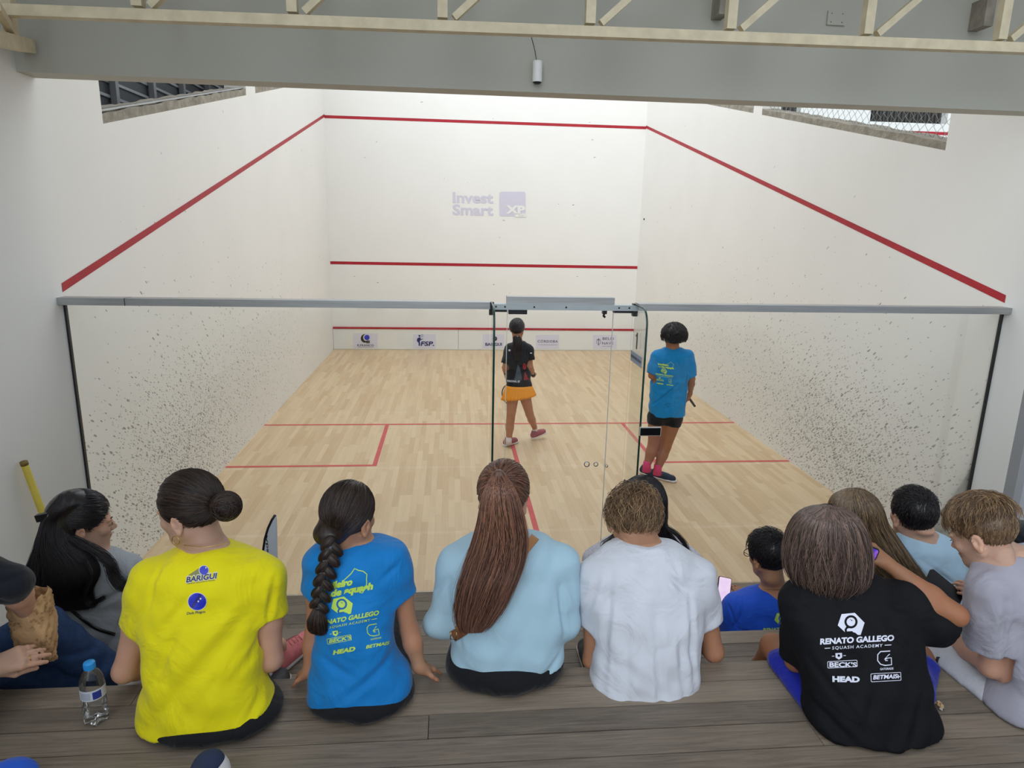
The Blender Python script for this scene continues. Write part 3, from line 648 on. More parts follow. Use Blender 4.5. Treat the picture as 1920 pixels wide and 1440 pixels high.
# front wall, its lines, the tin
w = MB(); w.box((-3.45, 9.75, 0), (3.45, 10.0, 6.6)); Y = 9.748
def fr(x0, z0, x1, z1, mi=1, y=Y): w.add([(x0, y, z0), (x1, y, z0), (x1, y, z1), (x0, y, z1)], [(0, 1, 2, 3)], mi)
fr(-3.2, 4.57, 3.2, 4.625); fr(-3.2, 1.765, 3.2, 1.825)
FRONT = struct('wall_front', w, [M_FRONT, M_RED])
w = MB(); w.box((-3.195, 9.725, .015), (-.597, 9.749, .44)); w.box((-.590, 9.725, .015), (3.195, 9.749, .44)); w.box((-3.195, 9.715, .44), (3.195, 9.749, .48), 1); w.box((-3.195, 9.735, 0), (3.195, 9.749, .015), 0)
TIN = struct('trim_3', w, [mat('tin_white', (228, 228, 224), .5), M_RED, M_BLACK])
# gallery walls beyond the glass line on the right: jamb strip, pale panel
w = MB(); w.box((3.2, -.39, -.2), (3.45, -.30, 6.6)); struct('trim_4', w, mat('grey_jamb', (150, 152, 154), .6, 0, .3, .05, 3))
w = MB(); w.box((3.26, -6, -.2), (3.5, -.39, 6.6)); struct('wall_right_gallery', w, mat('bluish_plaster', (214, 218, 226), .6, 0, .3, .03, 2))
# unseen gallery ceiling, cut short so more sky light reaches the spectators
w = MB(); w.box((-3.5, -2.0, 5.0), (3.6, -.17, 5.15)); struct('ceiling', w, M_GREY)
# neighbour court seen through the right opening
w = MB(); w.box((3.45, 9.75, 0), (5.0, 9.95, 6.4)); w.box((5.0, 9.75, 0), (10.0, 9.95, 4.88)); w.box((5.0, 9.75, 5.6), (10.0, 9.95, 6.4)); w.box((6.43, 9.75, 4.88), (7.95, 9.95, 5.6)); w.box((9.66, 9.75, 4.88), (10.0, 9.95, 5.6))
w.box((5.2, 9.745, 4.66), (10.0, 9.75, 4.72), 1); w.box((10.0, 0, 0), (10.25, 9.95, 6.4)); struct('wall_back_neighbour', w, [M_WALL, M_RED])
w = MB(); w.box((5.0, 9.99, 4.7), (10.0, 10.02, 5.7), 0); 
for i in range(60): w.box((5.0 + i * .084, 9.951, 4.7), (5.03 + i * .084, 9.99, 5.7), 1)
tag(w.build('louvre_screen', [M_DARKSLAT, mat('slat_brown', (70, 66, 60), .7)]), 'dark louvred screen in the far opening of the neighbouring court', 'screen')
# louvre panels behind the left opening
w = MB(); w.box((-3.80, .2, 3.0), (-3.76, 8, 6.2), 0)
for i in range(24): z = 3.15 + i * .125; w.box((-3.76, .3, z), (-3.745, 8, z + .024), 1)
L = empty('louvre_screen', (-3.7, 3, 3.2), 'dark grey slatted screen behind the high opening in the left court wall', 'louvre'); w.build('slat_panel', [M_DARKSLAT, M_SLATEDGE], L)
for y in (1.35, 2.18, 3.0, 3.81, 4.65, 5.47): q = MB(); q.box((-3.74, y - .03, 3.1), (-3.69, y + .03, 6.1)); q.build('post', mat('post_grey', (120, 122, 126), .5, .3), L)
q = MB(); q.prism([(-3.225, .79, SILL(.79) + .078), (-3.225, 4.41, SILL(4.41) + .078), (-3.225, 4.41, SILL(4.41) + .092), (-3.225, .79, SILL(.79) + .092)], (-.03, 0, 0)); q.build('rail', M_STEEL, L)
# chain link in the right opening
w = MB(); dy = .055; 
for a, b in ((.87, 4.36), (4.62, 6.6)):
    n = int((b - a) / dy)
    for i in range(n + 1):
        y = a + dy * (i + .5); z0 = SILL(y) + .06; z1 = min(z0 + 1.2, 5.3); k = int((z1 - z0) / dy); V = []
        for j in range(k + 1): V.append((3.30 + .004 * (-1)**j, y + (dy / 2) * (1 if (j + i) % 2 else -1) * .98, z0 + (j - (i % 2) * 0) * dy * .9))
        w.tube(V, .0024, 3)
tag(w.build('chain_link_fence', M_STEEL), 'diamond chain link mesh filling the high opening in the right court wall', 'fence')

# glass back wall
def pane(nm, x0, x1, z1, lab):
    w = MB(); w.box((x0, -.006, .0), (x1, .006, z1)); return tag(w.build(nm, M_GLASS), lab, 'glass wall')
pane('glass_wall', -3.19, -.50, 2.10, 'wide clear glass panel of the court back wall, left of the door')
pane('glass_wall', .50, 3.19, 2.10, 'wide clear glass panel of the court back wall, right of the door')
d = empty('glass_door', (-.38, 0, 0), 'clear glass door in the middle of the court back wall with small round lock fittings', 'door')
w = MB(); w.box((-.378, -.006, .01), (.345, .006, 2.08)); w.build('door_leaf', M_GLASS, d)
w = MB(); w.box((-.381, -.0065, .01), (-.378, .0065, 2.08)); w.box((.345, -.0065, .01), (.348, .0065, 2.08)); w.build('leaf_edge', mat('pale_glass_edge', (206, 216, 212), .2), d)
for x, z, r in ((.213, .978, .021), (.279, .977, .017), (.358, .964, .011)):
    w = MB(); w.lathe((x, -.012, z), [(r * .75, 0), (r, .002), (r, .010), (r * .75, .012), (r * .7, .006)], 20, axis=(0, 1, 0)); w.build('lock_ring', M_STEEL, d)
def sidelight(x0, x1, lab):
    w = MB(); w.box((x0, -.006, 0), (x1, .006, 2.08)); tag(w.build('glass_sidelight', M_GLASS), lab, 'glass pane')
sidelight(-.482, -.384, 'narrow fixed glass strip between the left glass fin and the door'); sidelight(.351, .482, 'narrow fixed glass strip between the door and the right glass fin')
def fin(x, lab):
    e = empty('glass_fin', (x, 0, 0), lab, 'glass fin'); D, H, R = .34, 2.13, .11
    arc = [(-D + R - R * math.sin(a), H - R + R * math.cos(a)) for a in [math.pi / 2 * i / 8 for i in range(9)]]
    prof = [(-.01, 0), (-.01, H)] + arc + [(-D, 0)]
    w = MB(); w.prism([(x - .005, y, z) for y, z in prof], (.010, 0, 0)); w.build('fin_sheet', M_FINGLASS, e)
    w = MB(); w.tube([(x, y, z) for y, z in [(-.01, H)] + arc + [(-D, 0)]], .0068, 8); w.build('polished_edge', M_GEDGE, e)
    w = MB(); w.box((x - .016, -.05, 2.05), (x + .016, -.006, 2.135)); w.build('clamp', M_BLACK, e); return e
fin(-.488, 'upright glass fin with green edge left of the door'); FR = fin(.487, 'upright glass fin with green edge right of the door, marked with number 1')
# number and sticker on the fin
w = MB(); w.box((.478, -.165, 1.845), (.481, -.145, 1.955)); w.box((.478, -.145, 1.925), (.481, -.125, 1.940)); w.build('number', M_BLACK, FR)
w = MB(); w.box((.478, -.30, 1.745), (.481, -.03, 1.815)); 
for i in range(11): w.box((.4765, -.285 + i * .023, 1.772), (.4780, -.270 + i * .023, 1.79), 1)
w.build('sticker', [mat('grey_blue_sticker', (150, 164, 182), .5), mat('sticker_ink', (70, 80, 100), .5)], FR)
# top rails
def rail(x0, x1, lab, nm='top_rail'):
    w = MB(); w.box((x0, -.075, 2.092), (x1, .02, 2.138)); r = empty(nm, ((x0 + x1) / 2, 0, 2.1), lab, 'rail'); w.build('channel', M_STEEL, r)
    return r
r = rail(-3.245, -.50, 'long brushed steel rail along the top of the left glass panel'); w = MB(); w.box((-2.80, -.0765, 2.0915), (-2.796, .0205, 2.139)); w.build('joint', M_DARKMETAL, r)
rail(.50, 3.245, 'long brushed steel rail along the top of the right glass panel')
h = empty('door_header', (0, 0, 2.1), 'raised aluminium header box above the glass door with black hinge and latch', 'rail')
w = MB(); w.box((-.48, -.06, 2.088), (.50, .02, 2.125)); w.build('channel', M_ALU, h)
w = MB(); w.box((-.385, -.03, 2.125), (.345, .05, 2.172)); w.build('cover_box', M_STEEL, h)
for x in (-.46, -.40, -.205, .01, .37, .44): w = MB(); w.lathe((x, -.064, 2.108), [(.001, 0), (.006, .001), (.006, .005)], 10, axis=(0, 1, 0)); w.build('screw', M_DARKMETAL, h)
w = MB(); w.box((-.372, -.03, 2.055), (-.248, .03, 2.088)); w.build('hinge', M_DARKMETAL, h)
w = MB(); w.box((.270, -.02, 2.06), (.298, .02, 2.088)); w.tube([(.284, 0, 2.06), (.280, 0, 2.045), (.292, 0, 2.036)], .008, 8); w.build('latch', M_BLACK, h)
for x0, x1 in ((-.48, -.385), (.345, .50)): w = MB(); w.box((x0, -.035, 2.070), (x1, .02, 2.088)); w.build('shadow_gap_bar', M_DARKMETAL, h)  # dark-coloured bars stand in for the shadow gap under the header channel
for s in (-1, 1):
    w = MB(); w.box((s * 3.2 - (.012 if s > 0 else 0), -.012, 0), (s * 3.2 + (.012 if s < 0 else 0), .012, 2.092)); tag(w.build('wall_channel', M_DARKMETAL), 'thin grey upright channel holding the %s glass panel to the side wall' % ('left' if s < 0 else 'right'), 'channel')
# black phone held on the fin
a = at(1200, 802, -.36); b = at(1238, 817, -.36)
p_ = empty('mounted_phone', a, 'small black phone standing sideways against the right glass fin', 'phone')
w = MB(); w.box((a[0], -.362, b[2]), (b[0] + .002, -.352, a[2] + .004)); w.build('case', mat('pale_case', (200, 198, 190), .4), p_)
w = MB(); w.box((a[0] + .003, -.3635, b[2] + .003), (b[0] - .001, -.362, a[2] - .002)); w.build('screen', mat('dark_screen', (6, 6, 8), .5, 0, .2), p_)

# beam, trusses, sensor, box
w = MB(); w.box((-3.3, -.17, 3.42), (3.5, 0, 6.6)); BEAM = struct('trim_5', w, M_GREY)
def truss():
    t = empty('roof_truss', (-3, -.6, 3.64), 'long cream painted steel truss running across the court above the glass', 'truss'); Yt = -.6
    A, B = at(40, 17, Yt), at(1925, 88, Yt); w = MB(); sl = (B[2] - A[2]) / (B[0] - A[0]); zz = lambda x: A[2] + (x - A[0]) * sl
    w.bar((-3.14, Yt, zz(-3.14) - .010), (3.2, Yt, zz(3.2) - .010), .06, .052); w.build('bottom_chord', M_CREAM, t)
    w = MB(); w.bar((-3.14, Yt, zz(-3.14) + .66), (3.2, Yt, zz(3.2) + .66), .06, .068); w.build('top_chord', M_CREAM, t)
    xs = [at(x, 30 + x * .03, Yt)[0] for x in (262, 550, 830, 1105, 1367, 1622, 1872)]
    for i, x in enumerate(xs):
        w = MB(); w.box((x - .026, Yt - .026, zz(x) + .03), (x + .026, Yt + .026, zz(x) + .65)); w.build('upright', M_CREAM, t)
        w = MB(); w.bar((x + .06, Yt, zz(x) + .035), (x + .74, Yt, zz(x) + .64), .045, .036); w.build('diagonal', M_CREAM, t)
truss()
t = empty('side_truss', (-3.05, -.5, 3.45), 'end of a cream painted truss running back along the left wall', 'truss')
w = MB(); w.bar(at(52, 86, -.2), at(-60, 60, -1.1), .075, .07); w.build('bottom_chord', M_CREAM, t); w = MB(); w.bar(at(22, 72, -.5), at(8, -60, -.5), .05, .05); w.build('upright', M_CREAM, t)
w = MB(); w.bar(at(30, 72, -.35), at(-8, 10, -.9), .035, .04); w.build('diagonal', M_CREAM, t)
w = MB(); w.bar(at(10, 78, -.45), at(6, 60, -.45), .10, .012); w.build('gusset', M_CREAM, t)
s_ = empty('motion_sensor', at(1007, 160, -.21), 'small white tubular motion sensor hung on the grey beam', 'sensor'); c0 = at(1007, 158, -.21); c1 = at(1006, 114, -.21)
w = MB(); w.lathe(c0, [(0, 0), (.016, .001), (.026, .010), (.026, .012)], 20); w.build('lens', M_DARKMETAL, s_)
w = MB(); w.lathe(c0, [(.0275, .012), (.0285, .02), (.0285, c1[2] - c0[2] - .006), (.026, c1[2] - c0[2]), (0, c1[2] - c0[2])], 24); w.lathe(c0, [(.029, .075), (.0295, .078), (.029, .081)], 24); w.build('body', mat('white_plastic', (246, 246, 244), .4), s_)
w = MB(); w.tube([c1, at(1003, 95, -.19), at(996, 68, -.30)], .0022, 6); w.build('cable', M_DARKMETAL, s_)
b0, b1 = at(1549, 47, -.175), at(1586, 22, -.175); w = MB(); w.box((b0[0], -.185, b0[2]), (b1[0], -.168, b1[2])); e = empty('junction_box', b0, 'square grey blank junction cover on the beam, upper right', 'junction box'); w.build('cover', M_GREY, e)
for k in ((.2, .2), (.2, .8), (.8, .2), (.8, .8)): w = MB(); w.lathe((b0[0] + (b1[0] - b0[0]) * k[0], -.188, b0[2] + (b1[2] - b0[2]) * k[1]), [(.001, 0), (.003, .001), (.003, .004)], 8, axis=(0, 1, 0)); w.build('screw', M_DARKMETAL, e)
for px, py, lab in ((1349, 20, 'short concrete stub fixed to the beam behind the fourth truss upright'), (1836, 42, 'broken concrete stub fixed to the beam at the far right')):
    c = at(px, py, -.22); w = MB(); w.box((c[0] - .03, -.30, c[2] - .04), (c[0] + .03, -.165, c[2] + .12)); tag(w.build('bracket_stub', M_CONC), lab, 'bracket')

# stepped deck
X0, X1 = -3.2, 3.26
TIERS = [(-.014, -.965, 0, .118), (-.965, -1.65, .35, .112), (-1.65, -2.36, .70, .100), (-2.36, -3.55, 1.05, .104), (-3.55, -5.2, 1.40, .11)]
for i, (ya, yb, z, pw) in enumerate(TIERS):
    w = MB(); n = max(int(round((ya - yb) / pw)), 1); pw = (ya - yb) / n; rr = random.Random(7 + i)
    for k in range(n):
        y1 = ya - k * pw; y0 = y1 - pw + .004; x = X0 - rr.uniform(0, 1.2) * 0; cuts = [X0]
        c = X0 + rr.uniform(.6, 2.4)
        while c < X1 - .4: cuts.append(c); c += rr.uniform(1.8, 3.0)
        cuts.append(X1)
        for a, b in zip(cuts, cuts[1:]): w.box((a + .0012, y0, z - .028 + rr.uniform(-.001, 0)), (b - .0012, y1, z + rr.uniform(-.0015, 0)))
    w.box((X0, yb + .002, z - .35), (X1, ya - .03, z - .03), 1)
    if z > 0:
        w.box((X0, ya - .028, z - .16), (X1, ya - .006, z - .031)); w.box((X0, ya - .028, z - .34), (X1, ya - .006, z - .165))
    tag(w.build('deck_tier', [M_DECK, M_BLACK]), ['lowest plank deck tier, directly behind the glass', 'second plank deck tier, one step up from the glass', 'third plank deck tier, where the front spectators rest their feet', 'top visible plank deck tier, where the nearest row sits', 'plank deck tier behind the nearest row'][i], 'deck', 'stepped wooden seating tiers', 'structure')

# ------------------------------------------------------------------ spectators
SK1 = skinmat('skin_fair', (205, 158, 134)); SK2 = skinmat('skin_warm', (184, 132, 102)); SK3 = skinmat('skin_tan', (160, 108, 78))
M_LIP = mat('lip', (176, 96, 92), .45); M_BROW = mat('brow_hair', (38, 28, 24), .6)
H_BLACK = hairmat('black_hair', (13, 11, 13), (46, 38, 44), .33); H_DARK = hairmat('dark_brown_hair', (24, 17, 14), (74, 54, 44), .36)
H_BROWN = hairmat('brown_hair', (52, 32, 26), (176, 124, 98), .36); H_MID = hairmat('light_brown_hair', (84, 62, 42), (186, 150, 110), .42)
H_STREAK = hairmat('streaked_hair', (40, 30, 24), (168, 138, 100), .4); H_BOB = hairmat('bob_hair', (44, 34, 30), (150, 122, 108), .38)
M_GOLD = mat('gold', (212, 172, 110), .25, 1); M_TIE = mat('hair_tie', (30, 28, 32), .6)
C_BLACKP = cloth('black_trousers', (20, 21, 26)); C_DARKSHOE = mat('dark_shoe', (30, 32, 40), .6); C_SOLE = mat('shoe_sole', (215, 213, 208), .6)

def trunk(rows, dw=0, e=2.35): return Slices([prow(l, r, py, Y, d, 0, dw) for l, r, py, Y, d in rows], e)
def rowbox(rows, pad=.03):
    p = [at(x, py, Y + q) for l, r, py, Y, d in rows for x in (l, r) for q in (-d, d)]; return bounds(p, pad)
def legs(root, hips, knees, ankles, m, shoes=True, bare=None, rad=(.085, .062, .045), hipell=None, h=.009, name='trousers', cuts=None, bottom=None):
    """lower clothing: seat, thighs and shins"""
    f = F()
    if hipell is not None: f.ell(*hipell)
    for a, b, c in zip(hips, knees, ankles):
        f.cone(a, b, rad[0], rad[1], .04)
        if c is not None: f.cone(b, c, rad[1] * .95, rad[2], .03)
    if bottom is not None: f.cut((0, 0, bottom), (0, 0, -1), .012)
    pts = list(hips) + list(knees) + [c for c in ankles if c is not None]
    if hipell is not None: pts += [np.array(hipell[0]) + hipell[1], np.array(hipell[0]) - hipell[1]]
    lo, hi = bounds(pts, .11); return tag(fbox(name, f, [(lo, hi, h)], m, root, warp=folds([], -2.4, rnd=RW)))
def shoe(parent, heel, toe, m, msole, name='shoe', w=.045, hgt=.07, extra=None, up=(0, 0, 1), lace=None, label=None):
    heel, toe = np.array(heel, float), np.array(toe, float); d = toe - heel; L = np.linalg.norm(d); d /= L; u = np.array(up, float); u -= d * (u @ d); u /= np.linalg.norm(u); r = np.cross(d, u)
    W_ = lambda x, y, z: heel + d * x * L + r * y + u * z
    f = F(); f.cone(W_(.10, 0, .035), W_(.86, 0, .028), w * .80, w * .86, .03); f.cone(W_(.12, 0, .045), W_(.16, 0, hgt + .012), w * .72, w * .66, .03); f.cone(W_(.3, 0, .05), W_(.62, 0, .04), w * .72, w * .72, .03)
    f.sub(cone(W_(.17, 0, hgt - .005), W_(.15, 0, hgt + .09), w * .42, w * .62), .008); f.cut(W_(0, 0, .008), -u, .004)
    lo, hi = bounds([W_(-.1, -w, 0), W_(1.1, w, 0), W_(0, w, hgt * 1.6), W_(1, -w, hgt * 1.6)], .05)
    o = fbox(name, f, [(lo, hi, .0045)], m, parent); tag(o, label)
    g = F(); g.cone(W_(.07, 0, .010), W_(.90, 0, .010), w * .84, w * .92, .03); g.cut(W_(0, 0, 0), -u, .003); g.cut(W_(0, 0, .022), u, .003)
    fbox('sole', g, [(lo - .01, hi, .0045)], msole, o)
    if lace is not None:
        q = MB()
        for i in range(4): x = .36 + i * .09; q.tube([W_(x, -w * .55, .06 + .034 - i * .006), W_(x + .03, 0, .062 + .046 - i * .006), W_(x, w * .55, .06 + .034 - i * .006)], .0022, 5)
        q.build('laces', lace, o)
    return o
def person(px, py, Y, label, group=None): 
    p = at(px, py, Y); return empty('person', p, label, 'person', group)
def body_mesh(root, f, main, fine, m, label=None): return tag(fbox('body', f, [(lo, hi, h) for lo, hi, h in [main] + list(fine)], m, root), label)
def shirt_mesh(root, f, box, m, fold, name='shirt', h=.0065): return fbox(name, f, [(box[0], box[1], h)], m, root, sm=2, warp=fold)
def hb(H, r=.155): return H.c - r * H.s, H.c + r * H.s

G_NEAR = 'spectators on the nearest bench row'; G_MID = 'spectators on the row by the glass'
def near_legs(root, cx, Y, w, m, py_knee=None, seat=1.05, foot=.70, bottomY=None, name='trousers', sp=.10, dep=.14, hh=.055, kz=.05, cz=.03):
    c = np.array([cx, Y, seat + cz]); hips = [c + (s * sp, .03, .035) for s in (-1, 1)]; knees = [np.array([cx + s * (sp + .01), Y + .42, seat + kz]) for s in (-1, 1)]
    an = [np.array([cx + s * (sp + .0), Y + .47, foot + .10]) for s in (-1, 1)]
    o = legs(root, hips, knees, an, m, hipell=(c, np.array([w, dep, hh])), name=name, bottom=seat + .001)
    for a in an: shoe(root, a + (0, -.06, -.10), a + (0, .19, -.10), C_DARKSHOE, C_SOLE)
    return o

# --- woman in the yellow shirt
root = person(400, 1355, -2.53, 'woman in a bright yellow t-shirt with dark hair in a low bun', G_NEAR)
rows = [(352, 436, 1022, -2.42, .055), (318, 464, 1032, -2.42, .075), (286, 492, 1046, -2.43, .09), (266, 508, 1066, -2.44, .105), (262, 506, 1100, -2.45, .118), (264, 496, 1150, -2.47, .125), (270, 490, 1200, -2.49, .13), (272, 492, 1250, -2.51, .135), (266, 506, 1300, -2.53, .142), (262, 524, 1338, -2.54, .150), (266, 520, 1352, -2.54, .150)]
H = Head(357, 956, -2.40, yaw=68, pitch=12, roll=0, sc=1.02)
sh = [at(286, 1088, -2.44), at(496, 1086, -2.44)]; el = [at(234, 1258, -2.46), at(508, 1236, -2.47)]; wr = [at(292, 1246, -2.16), at(470, 1215, -2.2)]
f = F(); f.add(trunk(rows[:-1], -.022), .02); H.skin(f); f.cone(at(370, 992, -2.40), at(392, 1032, -2.41), .054, .056, .04)
for a, b, c in zip(sh, el, wr): arm(f, a, b, c, (.05, .046, .037, .036, .024))
hand(f, wr[0], (.3, 1, -.1), (0, .2, 1), 1); hand(f, wr[1], (-.3, 1, -.1), (0, .2, 1), -1)
a1 = atz(522, 1258, .70) + (0, .015, .115); a0 = at(470, 1250, a1[1] - .06); f.cone(a0, a1, .046, .034, .02); f.cone(a1, a1 - (0, 0, .06), .034, .036, .02)
lo, hi = rowbox(rows, .0); lo2, hi2 = bounds(el + wr + [lo, hi, a1], .06)
body_mesh(root, f, (lo2, hi2 + (0, .12, .03), .008), [(*hb(H), .0035)], SK1)
s = F(); s.add(trunk(rows), .02); cu = [sleeve(s, sh[0], el[0], .50, .068, .060), sleeve(s, sh[1], el[1], .44, .068, .060)]; open_cuffs(s, cu)
s.sub(cone(at(388, 974, -2.38), at(374, 945, -2.36), .050, .066), .006); s.cut(at(400, 1328, -2.54), (.10, 0, -1))
YF = [(300, 1330, 470, 1150, 22, .006), (290, 1200, 350, 1130, 14, .005), (470, 1340, 528, 1250, 12, .006), (440, 1270, 520, 1180, 14, .005), (300, 1270, 330, 1180, 10, .004), (262, 1160, 275, 1080, 8, .004), (400, 1120, 440, 1060, 16, .003), (490, 1200, 498, 1120, 8, .006)]
YS = shirt_mesh(root, s, bounds([lo, hi] + [e for e, _, _ in cu], .07), cloth('yellow_jersey', (232, 220, 10), .75), folds(YF, -2.6, rnd=RW))
near_legs(root, at(402, 1350, -2.53)[0], -2.535, .228, C_BLACKP, dep=.164, hh=.058, sp=.05, kz=-.03)
hc = H.cap(.002, fore=.006); rng = np.random.RandomState(11)
bun = H.w((-.030, -.128, -.008)) ; bun = at(424, 949, -2.47)
hf = F(); hf.add(hc, .01); hf.ell(bun, (.046, .044, .042), k=.012); gd = H.loc(bun[None])[0] - H.HC
gl = H.gather(1500, rng, gd, lift=.003, jit=.06, fore=.006, extra=.002)
t = np.linspace(0, 1, 16); bl = []
for i in range(420):
    ax = rng.randn(3) * .45 + (0, 1, .3); ax /= np.linalg.norm(ax); u = np.cross(ax, rng.randn(3)); u /= np.linalg.norm(u); v = np.cross(ax, u); a = t * 3.4 + rng.rand() * 6
    R_ = .0445 + .004 * rng.rand(); hgt = rng.uniform(-.6, .6); bl.append(bun + R_ * (math.sqrt(1 - hgt**2) * (np.cos(a)[:, None] * u + np.sin(a)[:, None] * v) + hgt * ax))
hair('hair', H_DARK, root, hf, [(*hb(H, .17), .004)], [gl, np.array(bl)], seed=2)
q = MB(); q.tube([bun + .034 * (math.cos(a) * np.array([.25, .1, .95]) + math.sin(a) * np.array([.5, -.85, .0])) + np.array([-.028, .0, .0]) for a in np.linspace(0, 6.2, 24)], .0028, 6, closed=True); q.build('hair_tie', M_GOLD, root)
e0 = H.w((-.084, .000, -.054)); q = MB(); q.tube([e0 + .014 * (math.cos(a) * H.M[:, 1] + math.sin(a) * H.M[:, 2]) + H.M[:, 2] * -.012 for a in np.linspace(0, 2 * math.pi, 20, False)], .0014, 6, closed=True); q.build('hoop_earring', M_GOLD, root)
q = MB(); q.tube([at(345 + 85 * u, 1022 + 6 * math.sin(math.pi * u) - 6 * u, -2.472 - .018 * math.sin(math.pi * u)) for u in np.linspace(0, 1, 18)], .0013, 5); q.build('necklace', M_GOLD, root)
# her pink shoe, crossed leg resting on the lower tier
M_PINK = mat('pink_mesh_shoe', (226, 124, 128), .75, noise=.12, nscale=60); M_WSOLE = mat('white_sole', (226, 222, 222), .5)
_h = atz(512, 1266, .702); _t = atz(590, 1196, .702); _t = _h + (_t - _h) / np.linalg.norm(_t - _h) * .27; shoe(root, _h, _t, M_PINK, M_WSOLE, name='running_shoe', w=.050, hgt=.075, lace=mat('pink_lace', (190, 120, 116), .7), label='pink running shoe with white sole')
q = MB(); q.tube([a1 + (0, 0, -.01) + .037 * (math.cos(a) * np.array([1, 0, 0]) + math.sin(a) * np.array([0, 1, 0])) for a in np.linspace(0, 6.28, 18, False)], .0015, 5, closed=True); q.build('anklet', M_BLACK, root)

# --- girl with the braid
root = person(675, 1320, -2.47, 'girl in a bright blue squash t-shirt with a long dark braid', G_NEAR)
rows = [(636, 706, 1010, -2.37, .050), (606, 734, 1016, -2.37, .07), (588, 750, 1028, -2.38, .085), (580, 760, 1050, -2.39, .095), (582, 754, 1090, -2.40, .102), (588, 742, 1140, -2.42, .106), (592, 738, 1185, -2.44, .108), (586, 748, 1225, -2.45, .112), (578, 768, 1262, -2.47, .12), (577, 776, 1298, -2.48, .128), (580, 775, 1320, -2.48, .128)]
H = Head(655, 968, -2.36, yaw=-28, pitch=8, roll=2, sc=.98)
sh = [at(602, 1048, -2.39), at(738, 1046, -2.39)]; el = [at(590, 1185, -2.40), at(768, 1182, -2.40)]; wr = [at(580, 1258, -2.44), at(786, 1250, -2.445)]
f = F(); f.add(trunk(rows[:-1], -.020), .02); H.skin(f); f.cone(at(658, 990, -2.36), at(668, 1016, -2.36), .044, .044, .03)
for a, b, c in zip(sh, el, wr): arm(f, a, b, c, (.04, .036, .030, .030, .021))
for i, s_ in ((1, 1), (0, -1)): hand(f, wr[i], np.array([.55 if i else -.4, .65, -.55]), (.3 * (1 if i else -1), .3, .9), -s_ if i else 1, sc=.74, curl=(.1, .2, .1), k=.006)
lo, hi = rowbox(rows, 0); lo2, hi2 = bounds(el + wr + [lo, hi], .05)
body_mesh(root, f, (lo2, hi2, .008), [(*hb(H), .0035), (wr[1] - (.03, .07, .09), wr[1] + (.13, .07, .05), .004)], SK2)
s = F(); s.add(trunk(rows), .02); cu = [sleeve(s, sh[0], el[0], .42, .052, .052), sleeve(s, sh[1], el[1], .50, .054, .056)]; open_cuffs(s, cu)
s.sub(cone(at(668, 975, -2.35), at(660, 955, -2.34), .044, .06), .006); s.cut(at(676, 1292, -2.48), (.06, 0, -1))
BF = [(650, 1060, 700, 1025, 12, .004), (640, 1300, 750, 1235, 12, .005), (600, 1240, 660, 1265, 12, .004), (720, 1200, 760, 1240, 9, .006), (730, 1180, 775, 1215, 7, .005), (600, 1180, 640, 1200, 10, .003), (710, 1110, 745, 1085, 9, .004), (585, 1110, 600, 1160, 8, .004)]
BS = shirt_mesh(root, s, bounds([lo, hi] + [e for e, _, _ in cu], .06), cloth('bright_blue_jersey', (8, 122, 196), .7), folds(BF, -2.55, rnd=RW))
near_legs(root, at(679, 1310, -2.48)[0], -2.485, .178, C_BLACKP, sp=.075, dep=.142, hh=.058)
rng = np.random.RandomState(5); tie = at(622, 1023, -2.47); gd = H.loc(tie[None])[0] - H.HC
hf = F(); hf.add(H.cap(.001, nape=.004), .01); hf.ell(H.w((-.02, -.075, -.045)), (.055, .045, .045), k=.03)
bp = [(622, 1024), (616, 1050), (608, 1080), (603, 1108), (598, 1134)]; Lb = []; npr = 6
for i in range(npr):
    u = i / (npr - 1) * (len(bp) - 1); j = min(int(u), len(bp) - 2); x = bp[j][0] + (bp[j + 1][0] - bp[j][0]) * (u - j); y = bp[j][1] + (bp[j + 1][1] - bp[j][1]) * (u - j)
    Yb = -2.475 - .035 * min(i / 3, 1)
    for s_ in (-1, 1):
        c = at(x + s_ * 7.5, y + (5 if s_ > 0 else -5), Yb); wd = 1 - .045 * i; M = rot(0, 0, s_ * -38); hf.ell(c, (.0165 * wd, .018 * wd, .031 * wd), M, k=.003)
        t = np.linspace(-1, 1, 9)
        for q_ in range(26):
            ph = rng.uniform(-1.4, 1.4); P = np.stack([.0172 * wd * np.sqrt(1 - .85 * t * t) * math.sin(ph), -.0190 * wd * np.sqrt(1 - .85 * t * t) * math.cos(ph), .030 * wd * t], 1); Lb.append(c + P @ M.T)
tail = Slices([prow(590, 603, 1138, -2.51, .010), prow(583, 606, 1150, -2.515, .016), prow(577, 612, 1168, -2.52, .020), prow(582, 612, 1182, -2.52, .016), prow(597, 610, 1190, -2.52, .008)], 2)
hf.add(tail, .004)
tl = sheath(tail, 260, rng, tail.z[-1], tail.z[0], k=12, drift=.3, jit=.003)
hair('hair', H_DARK, root, hf, [(*hb(H, .165), .004), (*bounds([at(575, 1020, -2.5), at(630, 1196, -2.5)], .03), .0035)], [H.gather(1300, rng, gd, lift=.002, jit=.05, extra=.001), np.array(Lb), tl], seed=3)
q = MB(); q.lathe(at(597, 1139, -2.512), [(.011, -.006), (.0135, -.003), (.0135, .003), (.011, .006)], 14); q.build('hair_tie', M_TIE, root)
q = MB(); q.lathe(tie - (0, .004, .004), [(.016, -.008), (.020, -.004), (.020, .004), (.016, .008)], 14, axis=(.3, -.5, -.8)); q.build('hair_band', mat('grey_band', (80, 84, 96), .6), root)

